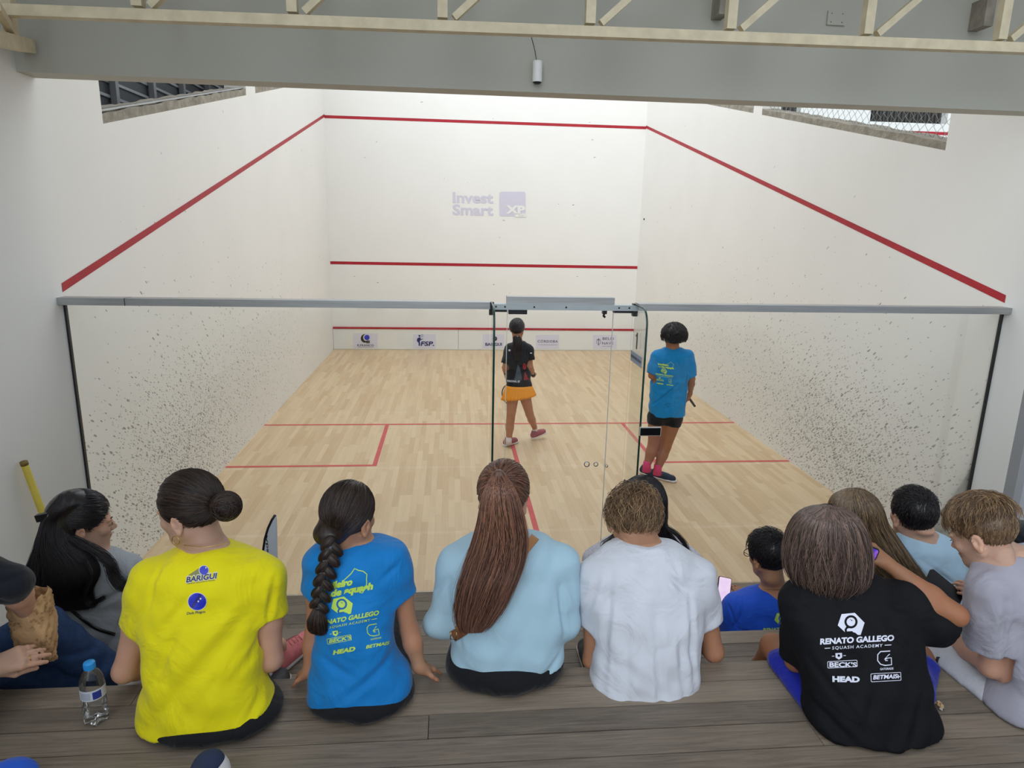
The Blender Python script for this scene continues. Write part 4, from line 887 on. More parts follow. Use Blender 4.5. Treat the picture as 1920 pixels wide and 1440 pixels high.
# --- woman in the pale blue sweater
root = person(945, 1290, -2.38, 'woman in a pale blue sweater with a long brown ponytail and tan strap', G_NEAR)
rows = [(905, 985, 1000, -2.26, .055), (878, 1018, 1007, -2.26, .08), (850, 1046, 1020, -2.27, .10), (836, 1064, 1042, -2.28, .112), (836, 1068, 1080, -2.29, .12), (846, 1066, 1120, -2.31, .125), (848, 1060, 1160, -2.33, .128), (846, 1054, 1195, -2.35, .13), (846, 1058, 1222, -2.36, .135), (848, 1060, 1244, -2.37, .138)]
H = Head(944, 930, -2.24, yaw=-12, pitch=4, roll=2, sc=1.03)
sh = [at(856, 1056, -2.29), at(1052, 1054, -2.29)]; el = [at(824, 1166, -2.33), at(1062, 1168, -2.33)]; wr = [at(880, 1190, -2.08), at(1040, 1190, -2.08)]
f = F(); f.add(trunk(rows, -.022), .02); H.skin(f); f.cone(at(946, 960, -2.24), at(948, 1005, -2.25), .050, .054, .04)
for a, b, c in zip(sh, el, wr): arm(f, a, b, c, (.045, .042, .034, .033, .023))
hand(f, wr[0], (.4, 1, -.1), (0, .2, 1), 1); hand(f, wr[1], (-.4, 1, -.1), (0, .2, 1), -1)
lo, hi = rowbox(rows, 0); lo2, hi2 = bounds(el + wr + [lo, hi], .06)
body_mesh(root, f, (lo2, hi2 + (0, .1, 0), .009), [(*hb(H), .004)], SK1)
s = F(); s.add(trunk(rows), .02)
for a, b, c in zip(sh, el, wr): s.chain([a, b, b * .15 + c * .85], [.062, .049, .034], .035)
s.sub(cone(at(948, 976, -2.24), at(945, 955, -2.23), .052, .075), .006); s.cut(at(950, 1236, -2.37), (.02, 0, -1))
LF = [(846, 1100, 862, 1200, 9, .007), (1052, 1110, 1058, 1190, 8, .007), (860, 1230, 960, 1262, 12, .003), (1000, 1250, 1055, 1215, 10, .004), (805, 1140, 835, 1100, 9, .004), (1070, 1100, 1085, 1150, 8, .003)]
LS = shirt_mesh(root, s, bounds([lo, hi] + el + wr, .07), cloth('pale_blue_knit', (168, 200, 216), .8, .3), folds(LF, -2.4, rnd=RW), name='sweater', h=.007)
near_legs(root, at(946, 1270, -2.37)[0], -2.365, .216, C_BLACKP, dep=.160, hh=.085, cz=.04)
rng = np.random.RandomState(9); tie = at(935, 893, -2.36); gd = H.loc(tie[None])[0] - H.HC
hf = F(); hf.add(H.cap(.006), .01); hf.ell(tie, (.022, .022, .022), k=.03)
pt = Slices(dome([prow(925, 945, 890, -2.365, .012), prow(915, 958, 905, -2.40, .022), prow(904, 972, 940, -2.42, .026), prow(898, 982, 980, -2.425, .028), prow(888, 986, 1020, -2.43, .028), prow(874, 978, 1060, -2.44, .026), prow(862, 962, 1100, -2.455, .024), prow(857, 946, 1135, -2.465, .020), prow(858, 925, 1165, -2.475, .014), prow(868, 905, 1186, -2.48, .008)]), 2.2)
hf.add(pt, .02); pb = bounds([at(850, 885, -2.45), at(990, 1192, -2.45)], .05)
hair('hair', H_BROWN, root, hf, [(*hb(H, .16), .0045), (*pb, .005)], [H.gather(1500, rng, gd, lift=.003, jit=.05, extra=.006), sheath(pt, 2600, rng, pt.z[-1], pt.z[0] - .0, k=26, drift=.35, jit=.006, wave=.08, ends=.42, off=.002)], seed=4, r0=.0012)
q = MB(); q.lathe(tie - (0, .01, .0), [(.012, -.005), (.016, 0), (.012, .005)], 14, axis=(0, -.8, .5)); q.build('hair_tie', M_TIE, root)
def band(ob, pts, w, m, name, parent, off=.004, th=.003):
    """flat strap laid on a garment along pixels pts"""
    me = ob.data; o3 = Vector(origin(ob)); bv = BVHTree.FromPolygons([Vector(v.co) + o3 for v in me.vertices], [tuple(p.vertices) for p in me.polygons]); n = 40; p = np.array(pts, float)
    P = crom(p[None], n)[0]; t = np.gradient(P, axis=0); t /= np.linalg.norm(t, axis=1)[:, None]; nn = np.stack([-t[:, 1], t[:, 0]], 1); V = []
    for i in range(n):
        for k, o_ in ((-1, off + .0), (-.9, off + th), (.9, off + th), (1, off)):
            x, y = P[i] + nn[i] * w / 2 * k; d = Vector(ray(x, y)).normalized(); h = bv.ray_cast(Vector(CAM), d)
            c = at(P[i][0], P[i][1], -2.4) if h[0] is None else np.array(h[0]) - np.array(d) * o_
            V.append(c)
    q = MB(); q.add(V, [(4 * i + j, 4 * i + 4 + j, 4 * i + 4 + (j + 1) % 4, 4 * i + (j + 1) % 4) for i in range(n - 1) for j in range(4)] + [(0, 1, 2, 3), (4 * n - 1, 4 * n - 2, 4 * n - 3, 4 * n - 4)], 0, True)
    return q.build(name, m, parent)
M_TAN = mat('tan_leather', (172, 122, 72), .55, noise=.08, nscale=12)
bg = empty('shoulder_bag', at(930, 1100, -2.45), 'tan leather strap slung across the back of the pale blue sweater', 'bag')
band(LS, [(1004, 1006), (985, 1030), (955, 1068), (920, 1112), (885, 1155), (858, 1182)], 17, M_TAN, 'strap', bg)
band(LS, [(876, 1172), (866, 1183), (848, 1194)], 21, mat('brown_leather', (120, 76, 42), .5), 'tab', bg, off=.008)
c = at(850, 1191, -2.475); q = MB(); q.tube([c + (-.010, 0, -.014), c + (.010, 0, -.018), c + (.012, 0, .012), c + (-.008, 0, .014)], .0022, 6, closed=True); q.build('buckle', M_GOLD, bg)
q = F(); q.ell(at(870, 1262, -2.12), (.05, .09, .07)); lo, hi = bounds([at(870, 1262, -2.12)], .13); fbox('pouch', q, [(lo, hi, .01)], M_TAN, bg)

# --- boy in the white shirt
root = person(1200, 1310, -2.44, 'boy in a plain white t-shirt with short brown hair, head bowed low', G_NEAR)
rows = [(1168, 1246, 1016, -2.25, .055), (1138, 1276, 1024, -2.25, .085), (1112, 1302, 1042, -2.27, .105), (1096, 1322, 1070, -2.29, .115), (1096, 1328, 1105, -2.31, .122), (1108, 1320, 1145, -2.34, .128), (1116, 1312, 1190, -2.37, .13), (1114, 1308, 1230, -2.40, .132), (1108, 1308, 1262, -2.42, .136), (1106, 1306, 1288, -2.44, .142), (1108, 1304, 1310, -2.44, .142)]
H = Head(1186, 978, -2.15, yaw=-13, pitch=38, roll=4, sc=1.0)
sh = [at(1118, 1084, -2.29), at(1308, 1082, -2.29)]; el = [at(1112, 1238, -2.33), at(1338, 1222, -2.33)]; wr = [at(1165, 1205, -2.06), at(1285, 1178, -2.08)]
f = F(); f.add(trunk(rows[:-1], -.022), .02); H.skin(f); f.cone(at(1192, 992, -2.17), at(1206, 1020, -2.22), .050, .052, .04)
for a, b, c in zip(sh, el, wr): arm(f, a, b, c, (.045, .042, .036, .034, .023))
hand(f, wr[0], (.5, 1, -.1), (0, .2, 1), 1); hand(f, wr[1], (-.5, 1, -.1), (0, .2, 1), -1)
lo, hi = rowbox(rows, 0); lo2, hi2 = bounds(el + wr + [lo, hi], .06)
body_mesh(root, f, (lo2, hi2 + (0, .1, .03), .008), [(*hb(H), .0035)], SK2)
s = F(); s.add(trunk(rows), .02); cu = [sleeve(s, sh[0], el[0], .56, .066, .060), sleeve(s, sh[1], el[1], .60, .064, .058)]; open_cuffs(s, cu)
s.sub(cone(at(1204, 968, -2.20), at(1202, 945, -2.17), .052, .07), .006); s.cut(at(1206, 1292, -2.44), (0, 0, -1))
WF = [(1130, 1290, 1160, 1120, 12, .007), (1300, 1280, 1310, 1150, 10, .007), (1170, 1310, 1180, 1180, 14, .004), (1230, 1310, 1240, 1180, 14, .005), (1275, 1300, 1280, 1200, 12, .005), (1110, 1200, 1135, 1130, 10, .006), (1270, 1110, 1310, 1140, 10, .006), (1130, 1090, 1160, 1060, 12, .003), (1150, 1240, 1250, 1290, 16, .003)]
shirt_mesh(root, s, bounds([lo, hi] + [e for e, _, _ in cu], .07), cloth('white_cotton', (208, 211, 220), .8, .9), folds(WF, -2.5, rnd=RW))
near_legs(root, at(1206, 1300, -2.44)[0], -2.400, .166, cloth('navy_shorts', (22, 26, 40)), sp=.07, dep=.100, hh=.040)
rng = np.random.RandomState(21)
hf = F(); hf.add(H.cap(.006, fore=.006, nape=.016), .01)
hair('hair', H_MID, root, hf, [(*hb(H, .15), .004)], [(H.short(3000, rng, (.1, -.1, 1), L=.040, lift=.010, curl=.22, fore=.006, nape=.014, extra=.006), .0012, .0005), (H.short(1100, rng, (.1, .1, 1), L=.045, lift=.020, curl=.40, up=.0, extra=.009), .0012, .0005)], seed=5, base=.15)

# --- child in the black shirt, filming with a phone
root = person(1625, 1370, -2.69, 'child in a black squash t-shirt with a brown bob, right arm raised', G_NEAR)
rows = [(1526, 1622, 1074, -2.50, .05), (1508, 1656, 1086, -2.50, .075), (1490, 1694, 1104, -2.51, .095), (1482, 1712, 1132, -2.53, .108), (1484, 1722, 1170, -2.56, .118), (1496, 1724, 1215, -2.59, .125), (1508, 1728, 1260, -2.63, .132), (1512, 1738, 1305, -2.66, .142), (1516, 1752, 1345, -2.69, .152), (1524, 1754, 1372, -2.70, .155), (1530, 1750, 1400, -2.70, .150)]
H = Head(1556, 1040, -2.45, yaw=-14, pitch=10, roll=4, sc=1.0)
sh = [at(1502, 1122, -2.51), at(1694, 1118, -2.52)]; el = [at(1492, 1240, -2.50), at(1794, 1154, -2.60)]; wr = [at(1480, 1215, -2.24), at(1660, 1054, -2.46)]
f = F(); f.add(trunk(rows[:-1], -.024), .02); H.skin(f); f.cone(at(1556, 1062, -2.46), at(1575, 1105, -2.52), .050, .058, .03)
for i, (a, b, c) in enumerate(zip(sh, el, wr)): arm(f, a, b, c, (.042, .038, .034, .034, .022))
hd = at(1628, 1032, -2.44) - wr[1]; hand(f, wr[1], hd + (0, .05, .02), (.3, -.6, .7), 1, sc=.80, curl=(.9, .9, .6), thumb=(.2, .3), open_thumb=1.0)
hand(f, wr[0], (.2, 1, 0), (0, 0, 1), 1, sc=.8)
hips = [at(1545, 1335, -2.63), at(1700, 1325, -2.60)]; kn = [at(1450, 1212, -2.30), at(1742, 1215, -2.30)]
mid = [hips[0] * .32 + kn[0] * .68, hips[1] * .45 + kn[1] * .55]; ft = []
for a, b, an in zip(mid, kn, (at(1420, 1262, -2.16), at(1715, 1275, -2.16))):
    an = np.array([an[0], an[1], .80]); ft.append(an); f.cone(a * 1.3 - b * .3, b, .060, .048, .02); f.cone(b, an * .6 + b * .4, .045, .046, .02); f.cone(an * .6 + b * .4, an, .046, .030, .02)
    shoe(root, an + (0, -.06, -.10), an + (0, .17, -.10), C_DARKSHOE, C_SOLE)
lo, hi = rowbox(rows, 0); lo2, hi2 = bounds(el + wr + kn + ft + [lo, hi], .06)
body_mesh(root, f, (lo2, hi2 + (0, .1, .05), .008), [(*hb(H), .004), (wr[1] - (.12, .08, .05), wr[1] + (.05, .10, .11), .0035)], SK3)
s = F(); s.add(trunk(rows), .02); cu = [sleeve(s, sh[0], el[0], .92, .062, .056)]
se = at(1748, 1166, -2.555); dd = np.array([.93, 0, -.30]); g = F(); g.cone(sh[1], se, .064, .074); g.cone(se, at(1790, 1176, -2.56), .074, .076, .02); g.cut(at(1776, 1168, -2.56), dd, .006); s.add(g, .03)
s.sub(cone(at(1764, 1170, -2.56), at(1800, 1176, -2.56), .052, .066), .004); open_cuffs(s, cu[:1])
s.sub(cone(at(1570, 1048, -2.46), at(1560, 1025, -2.45), .056, .07), .006); s.cut((0, 0, 1.053), (0, 0, -1))
KF = [(1500, 1230, 1560, 1200, 14, .005), (1520, 1330, 1600, 1380, 14, .006), (1700, 1200, 1740, 1260, 12, .006), (1540, 1260, 1590, 1330, 14, .004), (1660, 1380, 1740, 1300, 14, .005), (1720, 1180, 1760, 1190, 10, .006), (1600, 1350, 1650, 1290, 14, .004)]
KS = shirt_mesh(root, s, bounds([lo, hi] + [el[0], el[1]], .07), cloth('black_jersey', (13, 14, 19), .8, sheen=0), folds(KF, -2.75, rnd=RW))
C_BLUESH = cloth('royal_blue_shorts', (24, 40, 168), .7)
cx = at(1632, 1360, -2.69); c = np.array([cx[0], -2.68, 1.05 + .04])
legs(root, hips, mid, [None, None], C_BLUESH, hipell=(c, np.array([.165, .120, .06])), rad=(.088, .074, .05), name='shorts', bottom=1.051)
rng = np.random.RandomState(31)
bob = Slices(dome([prow(1535, 1575, 954, -2.49, .03), prow(1512, 1598, 962, -2.49, .065), prow(1494, 1612, 980, -2.48, .092), prow(1484, 1618, 1005, -2.475, .108), prow(1479, 1620, 1035, -2.475, .115), prow(1480, 1618, 1060, -2.48, .115), prow(1486, 1610, 1080, -2.485, .105), prow(1496, 1592, 1096, -2.49, .09)]), 2.1)
hf = F(); hf.add(bob, .01); lo, hi = bounds([at(1475, 950, -2.45), at(1625, 1105, -2.45)], .12)
K = sheath(bob, 3400, rng, bob.z[-1] - .001, bob.z[0] - .004, k=18, drift=.26, jit=.007, wave=.09, ends=.26, off=.003)
hair('hair', H_BOB, root, hf, [(lo, hi, .005)], [(K, .0013, .0005)], seed=6)

# --- boy in the grey shirt
root = person(1940, 1400, -2.67, 'boy in a grey t-shirt and white shorts at the right edge', G_NEAR)
rows = [(1878, 1960, 1030, -2.52, .055), (1852, 1990, 1040, -2.53, .08), (1836, 2030, 1058, -2.55, .10), (1830, 2052, 1085, -2.57, .112), (1846, 2056, 1130, -2.59, .12), (1872, 2060, 1180, -2.61, .125), (1884, 2065, 1230, -2.64, .13), (1880, 2068, 1280, -2.66, .135), (1862, 2072, 1325, -2.68, .148), (1856, 2072, 1350, -2.68, .152), (1862, 2072, 1375, -2.68, .150)]
H = Head(1842, 1000, -2.49, yaw=27, pitch=30, roll=0, sc=1.0)
sh = [at(1856, 1108, -2.60), at(2030, 1105, -2.57)]; el = [at(1858, 1250, -2.60), at(2040, 1250, -2.5)]; wr = [at(1752, 1170, -2.22), at(1838, 1132, -2.30)]
f = F(); f.add(trunk(rows, -.022), .02); H.skin(f); f.cone(at(1868, 1030, -2.50), at(1902, 1048, -2.52), .048, .052, .03)
for a, b, c in zip(sh, el, wr): arm(f, a, b, c, (.043, .040, .036, .034, .022))
hand(f, wr[0], (-.6, .7, .3), (0, -.3, 1), 1, sc=.85); hand(f, wr[1], at(1800, 1092, -2.28) - wr[1], (.3, -.9, .5), -1, sc=.82, curl=(.35, .8, .5), thumb=(.1, .2), open_thumb=.5)
hips = [at(1862, 1322, -2.60), at(2010, 1330, -2.6)]; kn = [at(1752, 1222, -2.32), at(1920, 1230, -2.2)]; ft = []
for b in kn: an = np.array([b[0] - .02, b[1] + .10, .80]); ft.append(an); f.cone(b + (0, -.08, 0), b + (0, .03, 0), .055, .05, .02); f.cone(b + (0, .03, 0), an, .048, .03, .02); shoe(root, an + (0, -.06, -.10), an + (0, .19, -.10), C_DARKSHOE, C_SOLE)
lo, hi = rowbox(rows, 0); lo2, hi2 = bounds(el + wr + kn + ft + [lo, hi], .06)
body_mesh(root, f, (lo2, hi2 + (0, .1, .03), .009), [(*hb(H), .0035), (wr[1] - (.13, .08, .06), wr[1] + (.05, .08, .12), .0035)], SK1)
s = F(); s.add(trunk(rows), .02); cu = [sleeve(s, sh[0], el[0], .70, .074, .084, k=.022), sleeve(s, sh[1], el[1], .7, .07, .07)]; open_cuffs(s, cu)
s.sub(cone(at(1904, 1012, -2.52), at(1890, 985, -2.50), .062, .08), .006); s.cut((0, 0, 1.056), (0, 0, -1))
GF = [(1840, 1200, 1850, 1110, 10, .005), (1880, 1300, 1910, 1180, 12, .006), (1885, 1230, 1900, 1140, 10, .007), (1890, 1350, 1920, 1280, 14, .005), (1800, 1190, 1850, 1130, 14, .004)]
shirt_mesh(root, s, bounds([lo, hi] + [e for e, _, _ in cu], .08), cloth('heather_grey_cotton', (160, 158, 170), .85), folds(GF, -2.7, rnd=RW))
cx = at(1950, 1390, -2.67)[0]; c = np.array([cx, -2.67, 1.09]); 
C_WHITESH = cloth('white_shorts', (196, 198, 206), .7)
WSH = legs(root, hips, kn, [None, None], C_WHITESH, hipell=(c, np.array([.175, .115, .07])), rad=(.094, .088, .05), name='shorts', bottom=1.051)
rng = np.random.RandomState(41)
hf = F(); hf.add(H.cap(-.001, nape=.006), .01); hf.ell(H.w((0, .045, .088)), (.060, .062, .030), H.M, k=.02)
hair('hair', H_MID, root, hf, [(*hb(H, .15), .004)], [(H.short(1800, rng, (.1, -.5, 1), L=.012, lift=.002, curl=.2, nape=.006, extra=-.001), .0009, .0006), (H.short(2600, rng, (.15, -.75, .8), L=.055, lift=.014, curl=.22, fore=.006, up=.085, extra=.006), .0012, .0005), (H.short(900, rng, (.1, -.2, 1), L=.070, lift=.012, curl=.12, fore=.012, up=.10, extra=.010), .0012, .0005)], seed=7, base=.1)
q = MB(); q.tube([H.w((-.046, .083, .016)), H.w((-.032, .094, .020)), H.w((-.018, .097, .017))], .0022, 6); q.build('eyebrow', M_BROW, root)
q = MB(); q.tube([H.w((-.044, .089, -.004)), H.w((-.032, .098, -.007)), H.w((-.020, .095, -.005))], .0014, 6); q.build('eyelashes', M_BROW, root)

# --- things in hands
def phone(label, c, r, u, w, h, t, case, screen, name='phone'):
    """c centre, r right, u up (unit)"""
    c, r, u = np.array(c), np.array(r, float), np.array(u, float); r /= np.linalg.norm(r); u -= r * (u @ r); u /= np.linalg.norm(u); n = np.cross(r, u); e = empty(name, c, label, 'phone')
    def rr(w, h, rad, z): 
        return [c + r * (sx * (w / 2 - rad) + rad * math.cos(a)) + u * (sy * (h / 2 - rad) + rad * math.sin(a)) + n * z for sx, sy, a0 in ((1, 1, 0), (-1, 1, 90), (-1, -1, 180), (1, -1, 270)) for a in [math.radians(a0 + 90 * i / 5) for i in range(6)]]
    q = MB(); q.prism(rr(w, h, .009, -t / 2), n * t); q.build('case', case, e)
    q = MB(); q.prism(rr(w - .006, h - .006, .007, t / 2), n * .0006); q.build('screen', screen, e); return e, c, r, u, n
def screenmat(name, c1, c2, st, sc=30):
    m = bpy.data.materials.new(name); m.use_nodes = True; t = NT(m); b = t.n['Principled BSDF']; tc = t.add('ShaderNodeTexCoord'); n = t.add('ShaderNodeTexNoise'); n.inputs['Scale'].default_value = sc; t.link(tc.outputs['Object'], n.inputs[0])
    r = t.add('ShaderNodeMapRange'); r.inputs[1].default_value = .35; r.inputs[2].default_value = .65; t.link(n.outputs[0], r.inputs[0]); c = t.mix(r.outputs[0], lin(c1), lin(c2)); t.link(c, b.inputs['Emission Color']); b.inputs['Emission Strength'].default_value = st; b.inputs['Base Color'].default_value = (.02, .02, .02, 1); b.inputs['Roughness'].default_value = .15; return m
phone('dark phone with a blue and violet lit screen raised by the black shirted child', at(1622, 1040, -2.445), (.75, -.45, -.2), (.15, -.1, 1), .072, .078, .009, M_BLACK, screenmat('violet_screen', (30, 40, 190), (150, 90, 210), .8, 60))
e, c, r, u, n = phone('black phone held flat by the boy in the grey shirt', at(1770, 1104, -2.27), (.80, -.30, -.62), (.35, .55, .70), .155, .075, .011, M_BLACK, M_BLACK)
q = MB()
for k in (-.06, -.045): q.lathe(c + r * k + u * .025 - n * .0065, [(.001, -.002), (.006, -.002), (.006, .001)], 12, axis=n)
q.build('camera_lens', M_DARKMETAL, e)

# ------------------------------------------------------------------ the row by the glass
# --- woman with long black hair
root = person(175, 1290, -1.86, 'woman in a grey top with very long black hair, face in profile', G_MID)
rows = [(150, 206, 1030, -1.84, .05), (132, 232, 1040, -1.84, .075), (118, 250, 1056, -1.85, .092), (112, 256, 1080, -1.86, .102), (112, 250, 1120, -1.87, .105), (114, 244, 1170, -1.88, .105), (112, 244, 1230, -1.88, .115), (108, 250, 1290, -1.88, .13)]
H = Head(155, 979, -1.84, yaw=-58, pitch=8, roll=0, sc=1.04)
sh = [at(132, 1075, -1.85), at(240, 1072, -1.85)]; el = [at(118, 1190, -1.84), at(250, 1190, -1.84)]; wr = [at(150, 1230, -1.55), at(225, 1230, -1.55)]
f = F(); f.add(trunk(rows, -.02), .02); H.skin(f); f.cone(at(162, 1010, -1.84), at(176, 1048, -1.85), .05, .056, .03)
for a, b, c in zip(sh, el, wr): arm(f, a, b, c)
hand(f, wr[0], (.3, 1, 0), (0, 0, 1), 1); hand(f, wr[1], (-.3, 1, 0), (0, 0, 1), -1)
lo, hi = rowbox(rows, 0); lo2, hi2 = bounds(el + wr + [lo, hi], .05)
body_mesh(root, f, (lo2, hi2 + (0, .1, 0), .010), [(*hb(H), .0035)], SK1)
s = F(); s.add(trunk(rows), .02)
for a, b, c in zip(sh, el, wr): s.chain([a, b, b * .2 + c * .8], [.062, .052, .036], .035)
s.sub(cone(at(172, 1018, -1.84), at(168, 990, -1.83), .056, .075), .006)
LHS = shirt_mesh(root, s, bounds([lo, hi] + el + wr, .07), cloth('grey_marl', (160, 165, 172), .9), folds([(150, 1150, 230, 1120, 12, .006), (200, 1220, 235, 1130, 10, .006), (215, 1060, 245, 1110, 9, .004), (130, 1200, 200, 1230, 12, .005)], -2.0, rnd=RW), name='top', h=.0075)
legs(root, [at(150, 1300, -1.8), at(210, 1300, -1.8)], [at(150, 1270, -1.45), at(215, 1270, -1.45)], [np.array([at(150, 1200, -1.4)[0], -1.4, .45]), np.array([at(215, 1200, -1.4)[0], -1.4, .45])], C_BLACKP, hipell=(np.array([at(178, 1300, -1.87)[0], -1.87, .74]), np.array([.19, .14, .11])), bottom=.701)
rng = np.random.RandomState(51)
lh = Slices(dome([prow(112, 146, 928, -1.88, .04), prow(98, 148, 942, -1.89, .06), prow(89, 130, 962, -1.90, .066), prow(82, 126, 985, -1.92, .066), prow(74, 134, 1012, -1.94, .066), prow(62, 166, 1045, -1.955, .065), prow(50, 180, 1080, -1.97, .06), prow(44, 168, 1110, -1.975, .05), prow(58, 178, 1132, -1.98, .035), prow(88, 172, 1142, -1.985, .02)]), 2.2)
hf = F(); hf.add(H.cap(.004), .01); hf.add(lh, .03)
W_ = lambda x, y, Y: at(x, y, Y)
def lock(pts, Ys, N, sp, rng):
    c = np.array([at(x, y, Y) for (x, y), Y in zip(pts, Ys)]); o = rng.randn(N, 1, 3) * sp * np.linspace(.6, 1, len(pts))[None, :, None]; o2 = rng.randn(N, len(pts), 3) * sp * .25
    return crom(c[None] + o + o2, 24)
lk = [lock([(135, 1012), (178, 1034), (204, 1054), (214, 1080), (228, 1098), (246, 1096)], [-1.95, -1.955, -1.965, -1.975, -1.985, -1.985], 420, .010, rng), lock([(160, 1050), (172, 1080), (160, 1110), (168, 1132), (196, 1120)], [-2.0, -2.01, -2.01, -2.01, -2.01], 120, .005, rng)]
cl = at(80, 967, -1.95); gd = H.loc(cl[None])[0] - H.HC
hair('hair', H_BLACK, root, hf, [(*hb(H, .165), .0045), (*bounds([at(40, 920, -1.93), at(190, 1146, -1.97)], .06), .0055)], [H.gather(1500, rng, gd, lift=.003, jit=.10, extra=.004), sheath(lh, 3000, rng, lh.z[-1] - .004, lh.z[0], k=26, drift=.3, jit=.006, wave=.06, ends=.25, off=.002)] + lk, seed=8)
q = MB(); q.bar(cl + (-.022, 0, -.01), cl + (.026, 0, .0), .022, .028); q.build('hair_clip', M_BLACK, root); q = MB(); q.bar(cl + (.020, -.012, -.016), cl + (.028, -.012, .010), .005, .004); q.build('clip_spring', M_STEEL, root)
q = MB(); q.tube([H.w((.044, .083, .016)), H.w((.032, .095, .022)), H.w((.016, .097, .016))], .0026, 6); q.build('eyebrow', M_BROW, root)
q = MB(); q.tube([H.w((.044, .089, -.006)), H.w((.032, .098, -.009)), H.w((.020, .096, -.006))], .0015, 6); q.build('eyelashes', M_BROW, root)
g = F(); g.add(H.wrap(ell((0, .0945, -.058), (.020, .0085, .0045))), .004); g.add(H.wrap(ell((0, .0925, -.067), (.016, .0085, .0050))), .003); fbox('lips', g, [(H.w((0, .09, -.06)) - .04, H.w((0, .09, -.06)) + .04, .002)], M_LIP, root)
b_ = empty('crossbody_bag', at(150, 1200, -1.98), 'thin black strap across the back of the grey top', 'bag'); band(LHS, [(132, 1142), (155, 1162), (180, 1178), (216, 1190)], 7, M_BLACK, 'strap', b_)

# --- woman in the white sweater, behind the bowed boy
root = person(1200, 1230, -1.80, 'woman in a white knit sweater with long black hair, behind the bowed boy', G_MID)
rows = [(1172, 1240, 1000, -1.76, .05), (1145, 1268, 1008, -1.76, .08), (1118, 1290, 1024, -1.77, .10), (1104, 1302, 1048, -1.78, .11), (1104, 1302, 1090, -1.79, .115), (1110, 1296, 1150, -1.80, .12), (1110, 1296, 1230, -1.80, .125)]
H = Head(1206, 944, -1.74, yaw=-8, pitch=12, sc=1.0)
sh = [at(1122, 1052, -1.77), at(1286, 1052, -1.77)]; el = [at(1104, 1150, -1.78), at(1300, 1150, -1.78)]; wr = [at(1140, 1180, -1.5), at(1265, 1180, -1.5)]
f = F(); f.add(trunk(rows, -.02), .02); H.skin(f); f.cone(at(1206, 975, -1.74), at(1206, 1020, -1.77), .05, .056, .03)
for a, b, c in zip(sh, el, wr): arm(f, a, b, c)
hand(f, wr[0], (.3, 1, 0), (0, 0, 1), 1); hand(f, wr[1], (-.3, 1, 0), (0, 0, 1), -1)
lo, hi = rowbox(rows, 0); lo2, hi2 = bounds(el + wr + [lo, hi], .05); body_mesh(root, f, (lo2, hi2 + (0, .1, 0), .011), [(*hb(H), .006)], SK2)
s = F(); s.add(trunk(rows), .02)
for a, b, c in zip(sh, el, wr): s.chain([a, b, b * .2 + c * .8], [.064, .054, .038], .035)
shirt_mesh(root, s, bounds([lo, hi] + el + wr, .07), mat('white_knit', (214, 212, 222), .9, 0, .2, .10, 90, .8, 140), folds([(1090, 1060, 1130, 1040, 8, .005), (1105, 1030, 1135, 1020, 6, .004)], -1.9, rnd=RW), name='sweater', h=.008)
legs(root, [at(1170, 1240, -1.75), at(1240, 1240, -1.75)], [np.array([at(1165, 1200, -1.4)[0], -1.4, .80]), np.array([at(1245, 1200, -1.4)[0], -1.4, .80])], [np.array([at(1165, 1200, -1.4)[0], -1.36, .45]), np.array([at(1245, 1200, -1.4)[0], -1.36, .45])], C_BLACKP, hipell=(np.array([at(1203, 1240, -1.8)[0], -1.80, .76]), np.array([.19, .13, .11])), bottom=.701)
rng = np.random.RandomState(61)
lh = Slices(dome([prow(1185, 1228, 897, -1.80, .03), prow(1170, 1242, 912, -1.79, .07), prow(1163, 1248, 935, -1.79, .092), prow(1164, 1248, 960, -1.80, .09), prow(1172, 1248, 985, -1.83, .07), prow(1182, 1262, 1010, -1.85, .055), prow(1200, 1284, 1030, -1.87, .04), prow(1222, 1290, 1042, -1.88, .025)]), 2.1)
hf = F(); hf.add(H.cap(.003), .01); hf.add(lh, .01)
lk = [lock([(1245, 985), (1268, 1002), (1284, 1020), (1291, 1042)], [-1.86, -1.88, -1.89, -1.90], 60, .006, rng), lock([(1168, 985), (1150, 1005), (1132, 1020), (1140, 1040)], [-1.82, -1.84, -1.87, -1.88], 25, .006, rng), lock([(1172, 900), (1164, 925), (1161, 960), (1163, 975)], [-1.80, -1.83, -1.84, -1.84], 24, .003, rng)]
hair('hair', H_BLACK, root, hf, [(*bounds([at(1155, 893, -1.8), at(1296, 1046, -1.85)], .09), .0055)], [sheath(lh, 2600, rng, lh.z[-1], lh.z[0], k=22, drift=.25, jit=.004, ends=.25, off=.002)] + lk, seed=9)

# --- man in the blue shirt
root = person(1442, 1250, -1.46, 'man in a royal blue t-shirt with short dark hair and glasses', G_MID)
rows = [(1420, 1484, 1102, -1.42, .05), (1396, 1508, 1108, -1.42, .075), (1372, 1526, 1120, -1.43, .092), (1358, 1534, 1142, -1.44, .105), (1358, 1534, 1180, -1.46, .112), (1362, 1530, 1220, -1.47, .118), (1362, 1530, 1280, -1.48, .13)]
H = Head(1439, 1042, -1.40, yaw=13, pitch=14, sc=1.03)
sh = [at(1376, 1142, -1.43), at(1518, 1142, -1.43)]; el = [at(1360, 1215, -1.36), at(1530, 1215, -1.36)]; wr = [at(1352, 1152, -1.16), at(1392, 1130, -1.14)]
f = F(); f.add(trunk(rows, -.02), .02); H.skin(f); f.cone(at(1446, 1070, -1.40), at(1452, 1112, -1.43), .056, .064, .03)
for a, b, c in zip(sh, el, wr): arm(f, a, b, c)
hand(f, wr[0], at(1356, 1122, -1.14) - wr[0], (-.8, -.4, 0), -1, sc=.85, curl=(.4, .7, .5)); hand(f, wr[1], at(1384, 1104, -1.12) - wr[1], (.3, -.8, .2), 1, sc=.85, curl=(.6, .8, .5))
